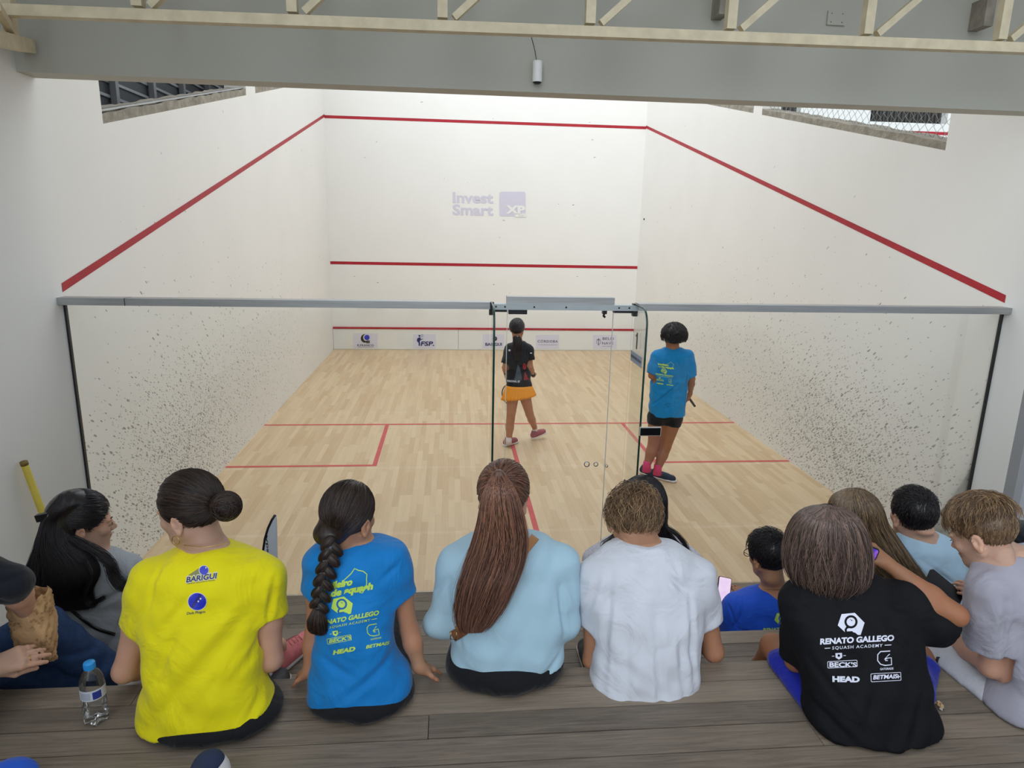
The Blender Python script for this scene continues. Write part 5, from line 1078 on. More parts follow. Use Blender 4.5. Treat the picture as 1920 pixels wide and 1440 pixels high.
lo, hi = rowbox(rows, 0); lo2, hi2 = bounds(el + wr + [lo, hi], .06); body_mesh(root, f, (lo2, hi2 + (0, .1, .05), .010), [(*hb(H), .004), (wr[0] - .10, wr[0] + .12, .005)], SK2)
s = F(); s.add(trunk(rows), .02); cu = [sleeve(s, sh[0], el[0], .8, .066, .062), sleeve(s, sh[1], el[1], .8, .066, .062)]; open_cuffs(s, cu)
s.sub(cone(at(1450, 1086, -1.41), at(1446, 1060, -1.40), .066, .08), .006)
MS = shirt_mesh(root, s, bounds([lo, hi] + [e for e, _, _ in cu], .07), cloth('royal_blue_jersey', (28, 84, 206), .7), folds([(1380, 1190, 1400, 1150, 8, .006), (1390, 1185, 1440, 1192, 8, .005), (1375, 1140, 1385, 1180, 6, .005)], -1.55, rnd=RW), h=.0075)
q = MB(); q.tube([at(1428 + 48 * u, 1103 + 3 * math.sin(math.pi * u), -1.474 - .012 * math.sin(math.pi * u)) for u in np.linspace(0, 1, 14)], .0013, 5); q.build('necklace', M_GOLD, root)
legs(root, [at(1415, 1290, -1.42), at(1475, 1290, -1.42)], [np.array([at(1400, 1200, -1.1)[0], -1.12, .45]), np.array([at(1480, 1200, -1.1)[0], -1.12, .45])], [np.array([at(1400, 1200, -1.0)[0], -.85, .10]), np.array([at(1480, 1200, -1.0)[0], -.85, .10])], C_BLACKP, hipell=(np.array([at(1446, 1290, -1.47)[0], -1.47, .42]), np.array([.19, .13, .11])), bottom=.351)
rng = np.random.RandomState(71)
hf = F(); hf.add(H.cap(.004, nape=.006), .01)
hair('hair', H_BLACK, root, hf, [(*hb(H, .15), .005)], [(H.short(2400, rng, (.1, -.3, 1), L=.03, lift=.006, curl=.35, nape=.006, extra=.004), .0012, .0006), (H.short(500, rng, (.5, -.8, .4), L=.045, lift=.016, curl=.4, up=.08, extra=.005), .0012, .0005)], seed=10, base=.1)
gm = empty('g', (0, 0, 0), 'x', 'x'); bpy.data.objects.remove(gm)
q = MB(); q.tube([H.w((-.072, .0, -.006)), H.w((-.070, .05, .000)), H.w((-.062, .102, .002))], .0022, 6); q.tube([H.w((-.062 + .026 * (1 - math.cos(a)) , .108, -.002 + .020 * math.sin(a))) for a in np.linspace(0, 6.28, 22, False)], .0022, 6, closed=True); q.build('glasses', M_BLACK, root)
phone('phone with a bright lilac screen in the blue shirted man\'s hand', at(1357, 1108, -1.14), (.97, -.05, -.22), (-.20, .45, .88), .078, .155, .009, M_BLACK, screenmat('lilac_screen', (236, 214, 240), (226, 200, 236), .95, 20))

# --- woman with streaked hair, black top
root = person(1645, 1180, -1.80, 'woman in a black top with long streaked light brown hair', G_MID)
rows = [(1590, 1660, 1012, -1.76, .05), (1572, 1686, 1022, -1.76, .075), (1556, 1712, 1040, -1.77, .095), (1548, 1728, 1066, -1.78, .108), (1550, 1738, 1100, -1.80, .115), (1556, 1742, 1150, -1.81, .12), (1556, 1742, 1210, -1.82, .125)]
H = Head(1606, 972, -1.72, yaw=0, pitch=8, sc=1.0)
sh = [at(1566, 1068, -1.77), at(1712, 1066, -1.77)]; el = [at(1556, 1160, -1.75), at(1730, 1160, -1.75)]; wr = [at(1590, 1180, -1.48), at(1700, 1180, -1.48)]
f = F(); f.add(trunk(rows, -.02), .02); H.skin(f); f.cone(at(1610, 995, -1.73), at(1624, 1030, -1.77), .05, .056, .03)
for a, b, c in zip(sh, el, wr): arm(f, a, b, c)
hand(f, wr[0], (.3, 1, 0), (0, 0, 1), 1); hand(f, wr[1], (-.3, 1, 0), (0, 0, 1), -1)
lo, hi = rowbox(rows, 0); lo2, hi2 = bounds(el + wr + [lo, hi], .05); body_mesh(root, f, (lo2, hi2 + (0, .1, 0), .011), [(*hb(H), .0055)], SK1)
s = F(); s.add(trunk(rows), .02)
for a, b, c in zip(sh, el, wr): s.chain([a, b, b * .2 + c * .8], [.062, .052, .036], .035)
shirt_mesh(root, s, bounds([lo, hi] + el + wr, .07), cloth('black_top_cloth', (28, 30, 34)), folds([], -1.9, rnd=RW), name='top', h=.009)
legs(root, [at(1620, 1240, -1.75), at(1690, 1240, -1.75)], [np.array([at(1610, 1200, -1.4)[0], -1.4, .80]), np.array([at(1690, 1200, -1.4)[0], -1.4, .80])], [np.array([at(1610, 1200, -1.4)[0], -1.36, .45]), np.array([at(1690, 1200, -1.4)[0], -1.36, .45])], C_BLACKP, hipell=(np.array([at(1650, 1230, -1.8)[0], -1.81, .76]), np.array([.19, .13, .11])), bottom=.701)
rng = np.random.RandomState(81)
lh = Slices(dome([prow(1580, 1626, 921, -1.78, .03), prow(1564, 1642, 934, -1.78, .07), prow(1558, 1652, 955, -1.78, .095), prow(1562, 1660, 980, -1.79, .095), prow(1580, 1676, 1005, -1.82, .08), prow(1600, 1696, 1035, -1.86, .065), prow(1618, 1716, 1062, -1.89, .05), prow(1650, 1738, 1090, -1.91, .03)]), 2.1)
hf = F(); hf.add(lh, .01)
hair('hair', H_STREAK, root, hf, [(*bounds([at(1550, 915, -1.8), at(1742, 1096, -1.88)], .09), .0055)], [(sheath(lh, 3000, rng, lh.z[-1], lh.z[0], k=24, drift=.25, jit=.005, ends=.2, off=.002), .0013, .0005)], seed=11)
q = MB(); q.tube([at(1562, 956, -1.79), at(1575, 958, -1.86), at(1592, 966, -1.87)], .0018, 5); q.build('glasses_arm', M_BLACK, root)

# --- man in the pale blue shirt
root = person(1745, 1180, -1.80, 'man in a pale blue t-shirt with cropped black hair by the right wall', G_MID)
rows = [(1690, 1762, 1000, -1.77, .055), (1684, 1778, 1008, -1.77, .08), (1680, 1792, 1022, -1.78, .10), (1680, 1800, 1045, -1.79, .112), (1684, 1806, 1080, -1.80, .12), (1686, 1808, 1120, -1.81, .125), (1688, 1808, 1200, -1.82, .13)]
H = Head(1710, 966, -1.74, yaw=-4, pitch=6, sc=1.04)
sh = [at(1696, 1050, -1.78), at(1786, 1050, -1.78)]; el = [at(1690, 1150, -1.74), at(1796, 1150, -1.76)]; wr = [at(1700, 1180, -1.48), at(1770, 1180, -1.48)]
f = F(); f.add(trunk(rows, -.02), .02); H.skin(f); f.cone(at(1716, 985, -1.74), at(1730, 1020, -1.78), .062, .068, .03); f.ell(at(1735, 996, -1.82), (.04, .03, .018), k=.03)
for a, b, c in zip(sh, el, wr): arm(f, a, b, c)
hand(f, wr[0], (.3, 1, 0), (0, 0, 1), 1); hand(f, wr[1], (-.3, 1, 0), (0, 0, 1), -1)
lo, hi = rowbox(rows, 0); lo2, hi2 = bounds(el + wr + [lo, hi], .05); body_mesh(root, f, (lo2, hi2 + (0, .1, 0), .010), [(*hb(H), .004)], SK1)
s = F(); s.add(trunk(rows), .02); cu = [sleeve(s, sh[0], el[0], .7, .062, .058), sleeve(s, sh[1], el[1], .7, .062, .058)]; open_cuffs(s, cu)
s.sub(cone(at(1730, 984, -1.76), at(1722, 955, -1.74), .070, .085), .006)
shirt_mesh(root, s, bounds([lo, hi] + [e for e, _, _ in cu], .07), cloth('pale_blue_cotton', (166, 194, 214), .8), folds([(1730, 1020, 1770, 1030, 8, .004), (1740, 1060, 1795, 1100, 10, .004)], -1.9, rnd=RW), h=.0075)
legs(root, [at(1725, 1240, -1.75), at(1785, 1240, -1.75)], [np.array([at(1720, 1200, -1.4)[0], -1.4, .80]), np.array([at(1790, 1200, -1.4)[0], -1.4, .80])], [np.array([at(1720, 1200, -1.4)[0], -1.36, .45]), np.array([at(1790, 1200, -1.4)[0], -1.36, .45])], C_BLACKP, hipell=(np.array([at(1748, 1230, -1.8)[0], -1.81, .76]), np.array([.17, .13, .11])), bottom=.701)
rng = np.random.RandomState(91)
hf = F(); hf.add(H.cap(.0015, nape=.018), .01)
hair('hair', H_BLACK, root, hf, [(*hb(H, .15), .005)], [(H.short(2600, rng, (0, -.4, 1), L=.015, lift=.004, curl=.3, nape=.018, extra=.002), .0012, .0007), (H.short(900, rng, (0, -.9, .6), L=.03, lift=.012, curl=.3, up=.085, extra=.002), .0012, .0006)], seed=12, base=.05)

# --- person at the left edge, reaching into a paper bag
root = person(-150, 1390, -2.60, 'person at the left edge in a navy sleeve and blue jeans, reaching into a bag', G_NEAR)
rows = [(-190, -110, 1000, -2.55, .055), (-230, -80, 1015, -2.55, .09), (-260, -60, 1040, -2.56, .115), (-265, -55, 1080, -2.58, .13), (-260, -60, 1150, -2.60, .135), (-250, -66, 1220, -2.63, .14), (-250, -66, 1300, -2.65, .15), (-250, -66, 1360, -2.66, .15)]
H = Head(-150, 945, -2.52, yaw=-35, pitch=10, sc=1.02)
sh = [at(-235, 1060, -2.56), at(-90, 1070, -2.56)]; el = [at(-170, 1235, -2.60), at(22, 1094, -2.50)]; wr = [at(-20, 1252, -2.52), at(54, 1150, -2.37)]
f = F(); f.add(trunk(rows, -.02), .02); H.skin(f); f.cone(at(-150, 965, -2.52), at(-150, 1015, -2.55), .055, .062, .03)
for a, b, c in zip(sh, el, wr): arm(f, a, b, c, (.05, .046, .040, .038, .028))
fd = at(92, 1216, -2.46) - wr[0]
hand(f, wr[0], fd, (.15, -.75, .65), -1, sc=1.0, curl=((.35, .30, .2), (.35, .35, .2), (.4, .4, .25), (.5, .5, .3)), thumb=(.9, .5), spread=.05, open_thumb=.35)
f.cone(wr[1], at(56, 1172, -2.35), .026, .022, .02)
lo, hi = rowbox(rows, 0); lo2, hi2 = bounds(el + wr + [lo, hi], .06)
body_mesh(root, f, (lo2, hi2 + (0, .1, .03), .009), [(*hb(H), .006), (wr[0] - (.03, .09, .08), wr[0] + (.22, .12, .12), .003)], SK1)
s = F(); s.add(trunk(rows), .02); NAVY = cloth('navy_sweater', (20, 24, 34))
s.chain([sh[0], el[0], wr[0] * .85 + el[0] * .15], [.07, .058, .038], .035); e1 = el[1] * .80 + wr[1] * .20
g = F(); g.cone(sh[1], el[1], .074, .056, .03); g.cone(el[1] * .98 + sh[1] * .02, e1 + (0, 0, .0), .056, .047, .03); g.cut(e1, (wr[1] - el[1]), .004); g.sub(cone(e1 - (wr[1] - el[1]) * .12, e1 + (wr[1] - el[1]) * .3, .039, .044), .003); s.add(g, .03)
s.sub(cone(at(-150, 985, -2.53), at(-150, 955, -2.5), .05, .07), .006)
shirt_mesh(root, s, bounds([lo, hi] + el + wr, .08), NAVY, folds([(0, 1085, 30, 1110, 8, .006), (10, 1075, 60, 1070, 8, .004)], -2.5, rnd=RW), name='sweater', h=.008)
JEAN = mat('blue_denim', (44, 66, 104), .85, 0, .2, .22, 26, .35, 220)
f = F(); f.ell(at(-170, 1350, -2.60), (.18, .14, .10), k=.03); f.cone(at(-130, 1310, -2.50), at(74, 1184, -2.22), .09, .086, .05); f.cone(at(74, 1184, -2.22), at(190, 1246, -2.12), .084, .062, .03); f.cone(at(190, 1252, -2.12), at(232, 1290, -2.05), .062, .048, .03)
f.cone(at(-200, 1330, -2.50), at(-170, 1250, -2.20), .09, .075, .05); f.cone(at(-170, 1250, -2.20), np.array([at(-170, 1250, -2.1)[0], -2.08, .80]), .07, .05, .03); f.cut((0, 0, 1.052), (0, 0, -1)) if 0 else None
f.chain([at(-10, 1250, -2.25), at(120, 1280, -2.16), at(215, 1296, -2.10)], [.066, .062, .045], .04)
lo, hi = bounds([at(-250, 1390, -2.6), at(240, 1150, -2.0), at(-170, 1250, -2.0) - (0, 0, .4)], .12); fbox('jeans', f, [(lo, hi, .008)], JEAN, root, warp=folds([(90, 1180, 180, 1230, 14, .005), (110, 1250, 190, 1262, 10, .004)], -2.3, rnd=RW))
shoe(root, at(236, 1284, -2.14), at(290, 1262, -2.02), mat('black_canvas', (22, 22, 26), .8), C_SOLE, name='black_shoe', w=.044)
rng = np.random.RandomState(101); hf = F(); hf.add(H.cap(.006), .01); hair('hair', H_DARK, root, hf, [(*hb(H, .16), .006)], [H.short(900, rng, (0, -.3, 1), L=.05, lift=.01, curl=.3)], seed=13)
c0 = at(93, 1248, -2.405); fw = (at(92, 1216, -2.46) - wr[0]); fw /= np.linalg.norm(fw); rc = wr[0] + fw * .108 + np.cross((.15, -.75, .65), fw) * .0; q = MB(); a_ = np.cross(fw, (0, 0, 1)); a_ /= np.linalg.norm(a_); b_ = np.cross(fw, a_)
rc = rc + b_ * .012 * np.sign(-b_[2]) ; q.tube([rc + .0105 * (math.cos(t) * a_ + math.sin(t) * b_) for t in np.linspace(0, 6.28, 18, False)], .0016, 6, closed=True); q.build('ring', M_GOLD, root)
# the bag: a creased open tube of brown paper
def paper_bag():
    e = empty('paper_bag', at(62, 1225, -2.38), 'crumpled brown paper bag with grease spots held at the left edge', 'bag'); rng = np.random.RandomState(8)
    rowsb = [(44, 104, 1238), (40, 104, 1222), (32, 103, 1200), (27, 101, 1175), (23, 97, 1150), (19, 91, 1128), (18, 88, 1116)]; V = []; n = 44; k = len(rowsb) * 4
    R_ = np.array(rowsb, float); zz = np.linspace(0, len(rowsb) - 1, k)
    for i, t in enumerate(zz):
        l, r, y = (np.interp(t, range(len(rowsb)), R_[:, j]) for j in range(3)); A, B = at(l, y, -2.37), at(r, y, -2.37); w = (B[0] - A[0]) / 2; c = (A + B) / 2; d = .010 + .034 * min(1, t / 3.0)
        for j in range(n):
            a = 2 * math.pi * j / n; sx = np.sign(math.cos(a)) * abs(math.cos(a))**.55; sy = np.sign(math.sin(a)) * abs(math.sin(a))**.75; cr = .0022 * math.sin(7 * a + 3 * t) + .0015 * rng.randn() + .002 * math.sin(11 * a - 5 * t)
            top = (.006 * math.sin(9 * a) + .004 * (j % 2) + .010 * math.cos(a)) if i == k - 1 else 0
            V.append(c + np.array([sx * (w + cr), sy * (d + cr), top]))
    q = MB(); q.add(V, [(i * n + j, i * n + (j + 1) % n, (i + 1) * n + (j + 1) % n, (i + 1) * n + j) for i in range(k - 1) for j in range(n)] + [tuple(range(n))[::-1]], 0, True)
    m = mat('kraft_paper', (206, 166, 122), .85, 0, .2, .05, 8, .5, 35); t = NT(m); b = t.n['Principled BSDF']; old = b.inputs['Base Color'].links[0].from_socket
    tc = t.add('ShaderNodeTexCoord'); vo = t.add('ShaderNodeTexVoronoi'); vo.inputs['Scale'].default_value = 85; t.link(tc.outputs['Object'], vo.inputs['Vector']); n1 = t.add('ShaderNodeTexNoise'); n1.inputs['Scale'].default_value = 16; t.link(tc.outputs['Object'], n1.inputs[0])
    sp = t.math('MULTIPLY', t.math('LESS_THAN', vo.outputs['Distance'], .42), t.math('GREATER_THAN', n1.outputs[0], .50)); big = t.add('ShaderNodeMapRange'); big.inputs[1].default_value = .46; big.inputs[2].default_value = .62; t.link(n1.outputs[0], big.inputs[0])
    c = t.mix(t.math('MULTIPLY', sp, .45), old, lin((104, 72, 44))); c = t.mix(t.math('MULTIPLY', big.outputs[0], .35), c, lin((128, 94, 60))); t.link(c, b.inputs['Base Color'])
    o = q.build('sack', m, e); md = o.modifiers.new('thickness', 'SOLIDIFY'); md.thickness = .0012; md.offset = 1
paper_bag()

# ------------------------------------------------------------------ players
def leg(f, a, b, c, r): f.cone(a, b, r[0], r[1], .02); m = b * .62 + c * .38; f.cone(b, m, r[1], r[2], .015); f.cone(m, c, r[2], r[3], .015)
root = empty('person', atz(975, 838, 0), 'player in a black shirt and orange pleated skirt on the court', 'person', 'squash players on the court'); Y = 3.28
rows = [(962, 984, 640, Y, .045), (955, 992, 645, Y, .07), (949, 997, 653, Y, .085), (949, 996, 670, Y, .092), (950, 995, 690, Y, .090), (950, 995, 708, Y, .090), (949, 997, 724, Y, .10)]
H = Head(970, 617, Y, yaw=-28, pitch=4, sc=.99)
sh = [at(955, 655, Y), at(991, 655, Y)]; el = [at(946, 689, Y - .02), at(995, 689, Y - .04)]; wr = [at(949, 700, Y + .16), at(1000, 704, Y + .10)]
hp = [at(962, 738, Y), at(983, 738, Y)]; kn = [at(957, 788, Y + .02), at(993, 776, Y + .10)]; an = [at(954, 826, Y), at(1003, 803, 3.56)]
f = F(); f.add(trunk(rows, -.018), .02); H.skin(f); f.cone(at(970, 630, Y), at(972, 643, Y), .048, .052, .02)
for a, b, c in zip(sh, el, wr): arm(f, a, b, c, (.038, .034, .030, .029, .021))
hand(f, wr[0], (.1, .5, -.8), (-1, 0, 0), 1, sc=.8, curl=(.9, 1.0, .6)); hand(f, wr[1], (.25, .7, .2), (.4, -.3, .8), 1, sc=.8, curl=(.9, 1, .7))
for a, b, c in zip(hp, kn, an): leg(f, a, b, c, (.076, .050, .049, .032))
f.ell(at(973, 730, Y), (.14, .095, .08), k=.04)
lo, hi = bounds([at(935, 600, Y), at(1010, 600, 3.5), atz(950, 840, 0), an[1]] + wr, .10); body_mesh(root, f, (lo, hi, .011), [], SK2)
s = F(); s.add(trunk(rows), .02); cu = [sleeve(s, sh[0], el[0], .80, .058, .056), sleeve(s, sh[1], el[1], .62, .058, .058)]; open_cuffs(s, cu)
C1 = cloth('black_print_jersey', (24, 27, 33), .7); P1 = shirt_mesh(root, s, bounds(list(rowbox(rows, 0)) + [e for e, _, _ in cu], .08), C1, folds([], Y, rnd=RW), h=.010)
def pleats():
    V = []; n = 120; m = 7; A, B = at(949, 723, Y), at(997, 721, Y); c = (A + B) / 2; w0 = (B[0] - A[0]) / 2 + .004
    for i in range(m):
        t = i / (m - 1)
        for j in range(n):
            a = 2 * math.pi * j / n; fr_ = 1 + t * (.30 + .055 * math.sin(30 * a)); V.append(c + np.array([w0 * fr_ * math.cos(a), .108 * fr_ * math.sin(a), -.150 * t + .03 * t * math.cos(a)]))
    q = MB(); q.add(V, [((i + 1) * n + j, (i + 1) * n + (j + 1) % n, i * n + (j + 1) % n, i * n + j) for i in range(m - 1) for j in range(n)], 0, True); o = q.build('skirt', mat('orange_pleats', (246, 158, 40), .7), root); md = o.modifiers.new('thickness', 'SOLIDIFY'); md.thickness = .003
pleats()
for i, (a, h_, t_) in enumerate(((an[0], (947, 836), (968, 829)), (an[1], (999, 822), (1022, 812)))):
    z = .004 if i == 0 else .02; hh_ = atz(*h_, z) if i == 0 else at(*h_, 3.54); tt = atz(*t_, z) if i == 0 else at(*t_, 3.62)
    shoe(root, hh_, tt, mat('rose_shoe', (158, 92, 96), .8, noise=.2, nscale=60), M_WSOLE, name='court_shoe', w=.046)
    q = MB(); q.tube([a + (0, 0, .045), a + (0, 0, -.05)], [.035, .037], 14); q.build('sock', mat('white_sock', (224, 216, 212), .9), root)
for w_ in wr: q = MB(); q.tube([w_ * .75 + (el[0] if w_ is wr[0] else el[1]) * .25, w_], [.030, .028], 12); q.build('wristband', M_BLACK, root)
rng = np.random.RandomState(111); hf = F(); hf.add(H.cap(.003, nape=-.012), .01)
pt = Slices(dome([prow(963, 975, 631, Y - .115, .02), prow(962, 979, 642, Y - .125, .026), prow(960, 980, 655, Y - .13, .026), prow(962, 978, 667, Y - .13, .018), prow(966, 974, 676, Y - .13, .008)]), 2.1); hf.add(pt, .02)
hair('hair', H_BLACK, root, hf, [(*hb(H, .16), .007), (*bounds([at(955, 625, Y - .13), at(985, 680, Y - .13)], .05), .006)], [(H.gather(500, rng, (0, -1, -.3), lift=.003, jit=.06, extra=.003), .0022, .001), (sheath(pt, 300, rng, pt.z[-1], pt.z[0], k=14, jit=.006, ends=.3), .002, .0008)], seed=14)
q = MB(); q.lathe(at(970, 631, Y - .118), [(.012, -.008), (.018, 0), (.012, .008)], 12); q.build('hair_tie', mat('pale_tie', (170, 168, 172), .5), root)
rk = empty('squash_racket', wr[0], 'squash racket hanging below the orange skirt in the left hand', 'racket'); rc = at(957, 740, Y + .22); hd0 = wr[0] + (0, .05, -.06); dr = (rc - hd0); dr /= np.linalg.norm(dr); rx = np.cross(dr, (0, 1, 0)); rx /= np.linalg.norm(rx)
q = MB(); q.tube([rc + rx * .10 * math.cos(a) + dr * .135 * math.sin(a) for a in np.linspace(0, 2 * math.pi, 40, False)], .007, 6, closed=True); q.build('frame', mat('racket_green', (70, 90, 84), .4), rk)
q = MB(); 
for i in range(-8, 9): x = i * .011; L_ = .135 * math.sqrt(max(0, 1 - (x / .1)**2)); q.tube([rc + rx * x - dr * L_, rc + rx * x + dr * L_], .0009, 4)
for i in range(-10, 11): y = i * .0125; L_ = .10 * math.sqrt(max(0, 1 - (y / .135)**2)); q.tube([rc + dr * y - rx * L_, rc + dr * y + rx * L_], .0009, 4)
q.build('strings', mat('pale_strings', (220, 224, 200), .5), rk); q = MB(); q.tube([hd0 - dr * .12, rc - dr * .135], [.014, .008], 10); q.build('handle', M_BLACK, rk)

root = empty('person', atz(1238, 893, 0), 'player in a bright blue t-shirt, black shorts and pink socks on the court', 'person', 'squash players on the court'); Y = 2.09
rows = [(1246, 1278, 651, Y, .055), (1238, 1290, 656, Y, .08), (1228, 1297, 665, Y, .10), (1223, 1298, 680, Y, .11), (1221, 1292, 705, Y, .115), (1219, 1287, 735, Y, .118), (1217, 1284, 762, Y, .125), (1217, 1283, 778, Y, .13)]
H = Head(1262, 634, Y, yaw=10, pitch=2, sc=1.0)
sh = [at(1232, 668, Y), at(1288, 668, Y)]; el = [at(1222, 704, Y - .02), at(1297, 710, Y - .02)]; wr = [at(1232, 700, Y + .22), at(1294, 738, Y + .08)]
hp = [at(1232, 782, Y), at(1262, 784, Y)]; kn = [at(1226, 832, Y + .03), at(1247, 838, Y + .03)]; an = [at(1213, 873, Y - .02), at(1233, 879, Y - .02)]
f = F(); f.add(trunk(rows, -.02), .02); H.skin(f); f.cone(at(1262, 642, Y), at(1262, 655, Y), .052, .058, .02)
for a, b, c in zip(sh, el, wr): arm(f, a, b, c, (.044, .040, .034, .034, .023))
hand(f, wr[0], (.3, .8, .1), (0, 0, 1), 1, sc=.9); hand(f, wr[1], (.0, .45, -.75), (.9, -.2, 0), -1, sc=.9, curl=(1.0, 1.1, .7))
for a, b, c in zip(hp, kn, an): leg(f, a, b, c, (.096, .062, .060, .036))
lo, hi = bounds([at(1205, 610, Y), at(1308, 610, Y), atz(1205, 900, 0)] + wr, .12); body_mesh(root, f, (lo, hi, .011), [], SK3)
s = F(); s.add(trunk(rows), .02); cu = [sleeve(s, sh[0], el[0], .92, .064, .060), sleeve(s, sh[1], el[1], .92, .064, .062)]; open_cuffs(s, cu)
P2 = shirt_mesh(root, s, bounds(list(rowbox(rows, 0)) + [e for e, _, _ in cu], .09), cloth('court_blue_jersey', (10, 128, 190), .7), folds([(1225, 760, 1270, 720, 8, .01), (1285, 760, 1288, 700, 5, .012)], Y - .1, rnd=RW), h=.010)
g = F(); g.ell(at(1249, 776, Y), (.160, .110, .08), k=.04)
for a, b in zip(hp, kn): h2 = F(); h2.cone(a, a * .55 + b * .45, .104, .090, .02); e_ = a * .78 + b * .22; h2.cut(e_, b - a, .004); g.add(h2, .03)
fbox('shorts', g, [(*bounds([at(1210, 760, Y), at(1290, 800, Y)], .16), .010)], C_BLACKP, root)
M_PSOCK = mat('pink_sock', (214, 70, 120), .9); M_NAVYSH = mat('navy_shoe', (36, 50, 70), .75, noise=.15, nscale=50)
for i, (a, h_, t_) in enumerate(((an[0], (1203, 886), (1230, 896)), (an[1], (1221, 893), (1266, 904)))):
    q = MB(); q.tube([a + (0, 0, .050), a + (0, 0, .045), a + (0, 0, -.065)], [.037, .040, .046], 16); q.build('sock', M_PSOCK, root)
    o = shoe(root, atz(*h_, .003), atz(*t_, .003), M_NAVYSH, M_WSOLE, name='court_shoe', w=.047)
rng = np.random.RandomState(121); hf = F(); hf.ell(H.w((0, -.02, .040)), (.108, .114, .100), k=.02)
for i in range(230):
    d = rng.randn(3); d /= np.linalg.norm(d)
    if d[2] < -.42 or (d[1] > .55 and d[2] < .3): continue
    q_ = rng.uniform(.011, .021); hf.ell(H.w((0, -.02, .040)) + d * (.110, .116, .102) * rng.uniform(.98, 1.07), (q_,) * 3, k=.005)
t = np.linspace(0, 1, 14); cl_ = []
for i in range(1100):
    d = rng.randn(3); d /= np.linalg.norm(d)
    if d[2] < -.45 or (d[1] > .55 and d[2] < .3): continue
    o = H.w((0, -.02, .035)) + d * (.122, .130, .118); u = np.cross(d, rng.randn(3)); u /= np.linalg.norm(u); v = np.cross(d, u); ph = rng.rand() * 6; cl_.append(o + .010 * (np.cos(t * 9 + ph)[:, None] * u + np.sin(t * 9 + ph)[:, None] * v) + d * (.016 * t[:, None]))
hair('hair', H_BLACK, root, hf, [(*hb(H, .17), .007)], [(np.array(cl_), .0026, .0012)], seed=15)
rk = empty('squash_racket', wr[1], 'racket handle pointing down from the right hand of the blue shirted player', 'racket'); a = wr[1] + (-.005, .05, -.04); b = at(1303, 762, Y + .15); d_ = (b - a) / np.linalg.norm(b - a)
q = MB(); q.tube([a - d_ * .04, b], [.015, .012], 10); q.build('handle', mat('grip', (70, 66, 62), .7), rk); 
fdr = np.array([-.15, 1, .1]); rc = a + fdr * .46; q = MB(); q.tube([a, a + fdr * .30], [.012, .007], 8); q.build('shaft', M_BLACK, rk); fx = np.array([.6, 0, .8]); fdn = fdr / np.linalg.norm(fdr)
q = MB(); q.tube([rc + fx * .095 * math.cos(t_) + fdn * .13 * math.sin(t_) for t_ in np.linspace(0, 2 * math.pi, 36, False)], .007, 6, closed=True); q.build('frame', M_BLACK, rk)

# ------------------------------------------------------------------ small things
c = at(1208, 411, 9.45); q = MB(); q.lathe(c - (0, 0, .02), [(.02 * math.sin(math.pi * i / 10) + 1e-5, .02 - .02 * math.cos(math.pi * i / 10)) for i in range(11)], 16); tag(q.build('squash_ball', M_BLACK), 'small black squash ball in mid-air near the front right corner', 'ball')
# bottle
b0 = atz(182, 1350, 1.05); e = empty('water_bottle', b0, 'clear plastic water bottle with bright blue cap standing on the deck', 'bottle')
M_PET = glassmat('clear_plastic', (.93, .95, .96, 1))
nt_ = NT(M_PET); nt_.n['Fresnel'].inputs[0].default_value = 1.5
prof = [(.004, .006), (.022, .004), (.031, .003), (.0345, .012), (.036, .03), (.0355, .075), (.034, .085), (.0355, .095), (.036, .135), (.034, .155), (.026, .175), (.016, .188), (.0135, .192), (.0135, .200)]
n = 40; V = []
for r, z in prof:
    for j in range(n): a = 2 * math.pi * j / n; k = 1 + (.14 if z < .008 else .05 if z < .04 else 0) * math.cos(5 * a); V.append(b0 + (r * k * math.cos(a), r * k * math.sin(a), z + (.006 * (1 - math.cos(5 * a)) / 2 if z < .008 else 0)))
q = MB(); q.add(V, [(i * n + j, i * n + (j + 1) % n, (i + 1) * n + (j + 1) % n, (i + 1) * n + j) for i in range(len(prof) - 1) for j in range(n)] + [tuple(range(n))[::-1]], 0, True); q.build('bottle_body', M_PET, e)
q = MB(); q.lathe(b0, [(.0165, .192), (.0165, .212), (.0155, .214), (.001, .2145)], 28)
for j in range(28): a = 2 * math.pi * j / 28; q.box(tuple(b0 + (.0165 * math.cos(a) - .0006, .0165 * math.sin(a) - .0006, .193)), tuple(b0 + (.0165 * math.cos(a) + .0006, .0165 * math.sin(a) + .0006, .211)))
q.build('cap', mat('sky_blue_cap', (40, 150, 222), .4), e)
q = MB(); n = 32; V = [b0 + (.0366 * math.cos(a), .0366 * math.sin(a), z) for z in (.096, .132) for a in np.linspace(math.radians(160), math.radians(420), n)]; q.add(V, [(j, j + 1, n + j + 1, n + j) for j in range(n - 1)], 0, True)
V = [b0 + (.0369 * math.cos(a), .0369 * math.sin(a), z) for z in (.100, .126) for a in np.linspace(math.radians(295), math.radians(335), 8)]; q.add(V, [(j, j + 1, 8 + j + 1, 8 + j) for j in range(7)], 1, True)
for k in range(7): V = [b0 + (.0369 * math.cos(a), .0369 * math.sin(a), .102 + k * .0035 + dz) for dz in (0, .0012) for a in np.linspace(math.radians(235), math.radians(285), 8)]; q.add(V, [(j, j + 1, 8 + j + 1, 8 + j) for j in range(7)], 2, True)
q.build('label', [mat('label_film', (206, 212, 224), .4), mat('label_blue', (40, 60, 150), .4), mat('label_ink', (130, 140, 160), .5)], e)
q = MB(); q.lathe(b0, [(.001, .0075), (.030, .0075), (.0335, .016), (.0335, .018), (.001, .018)], 28); 
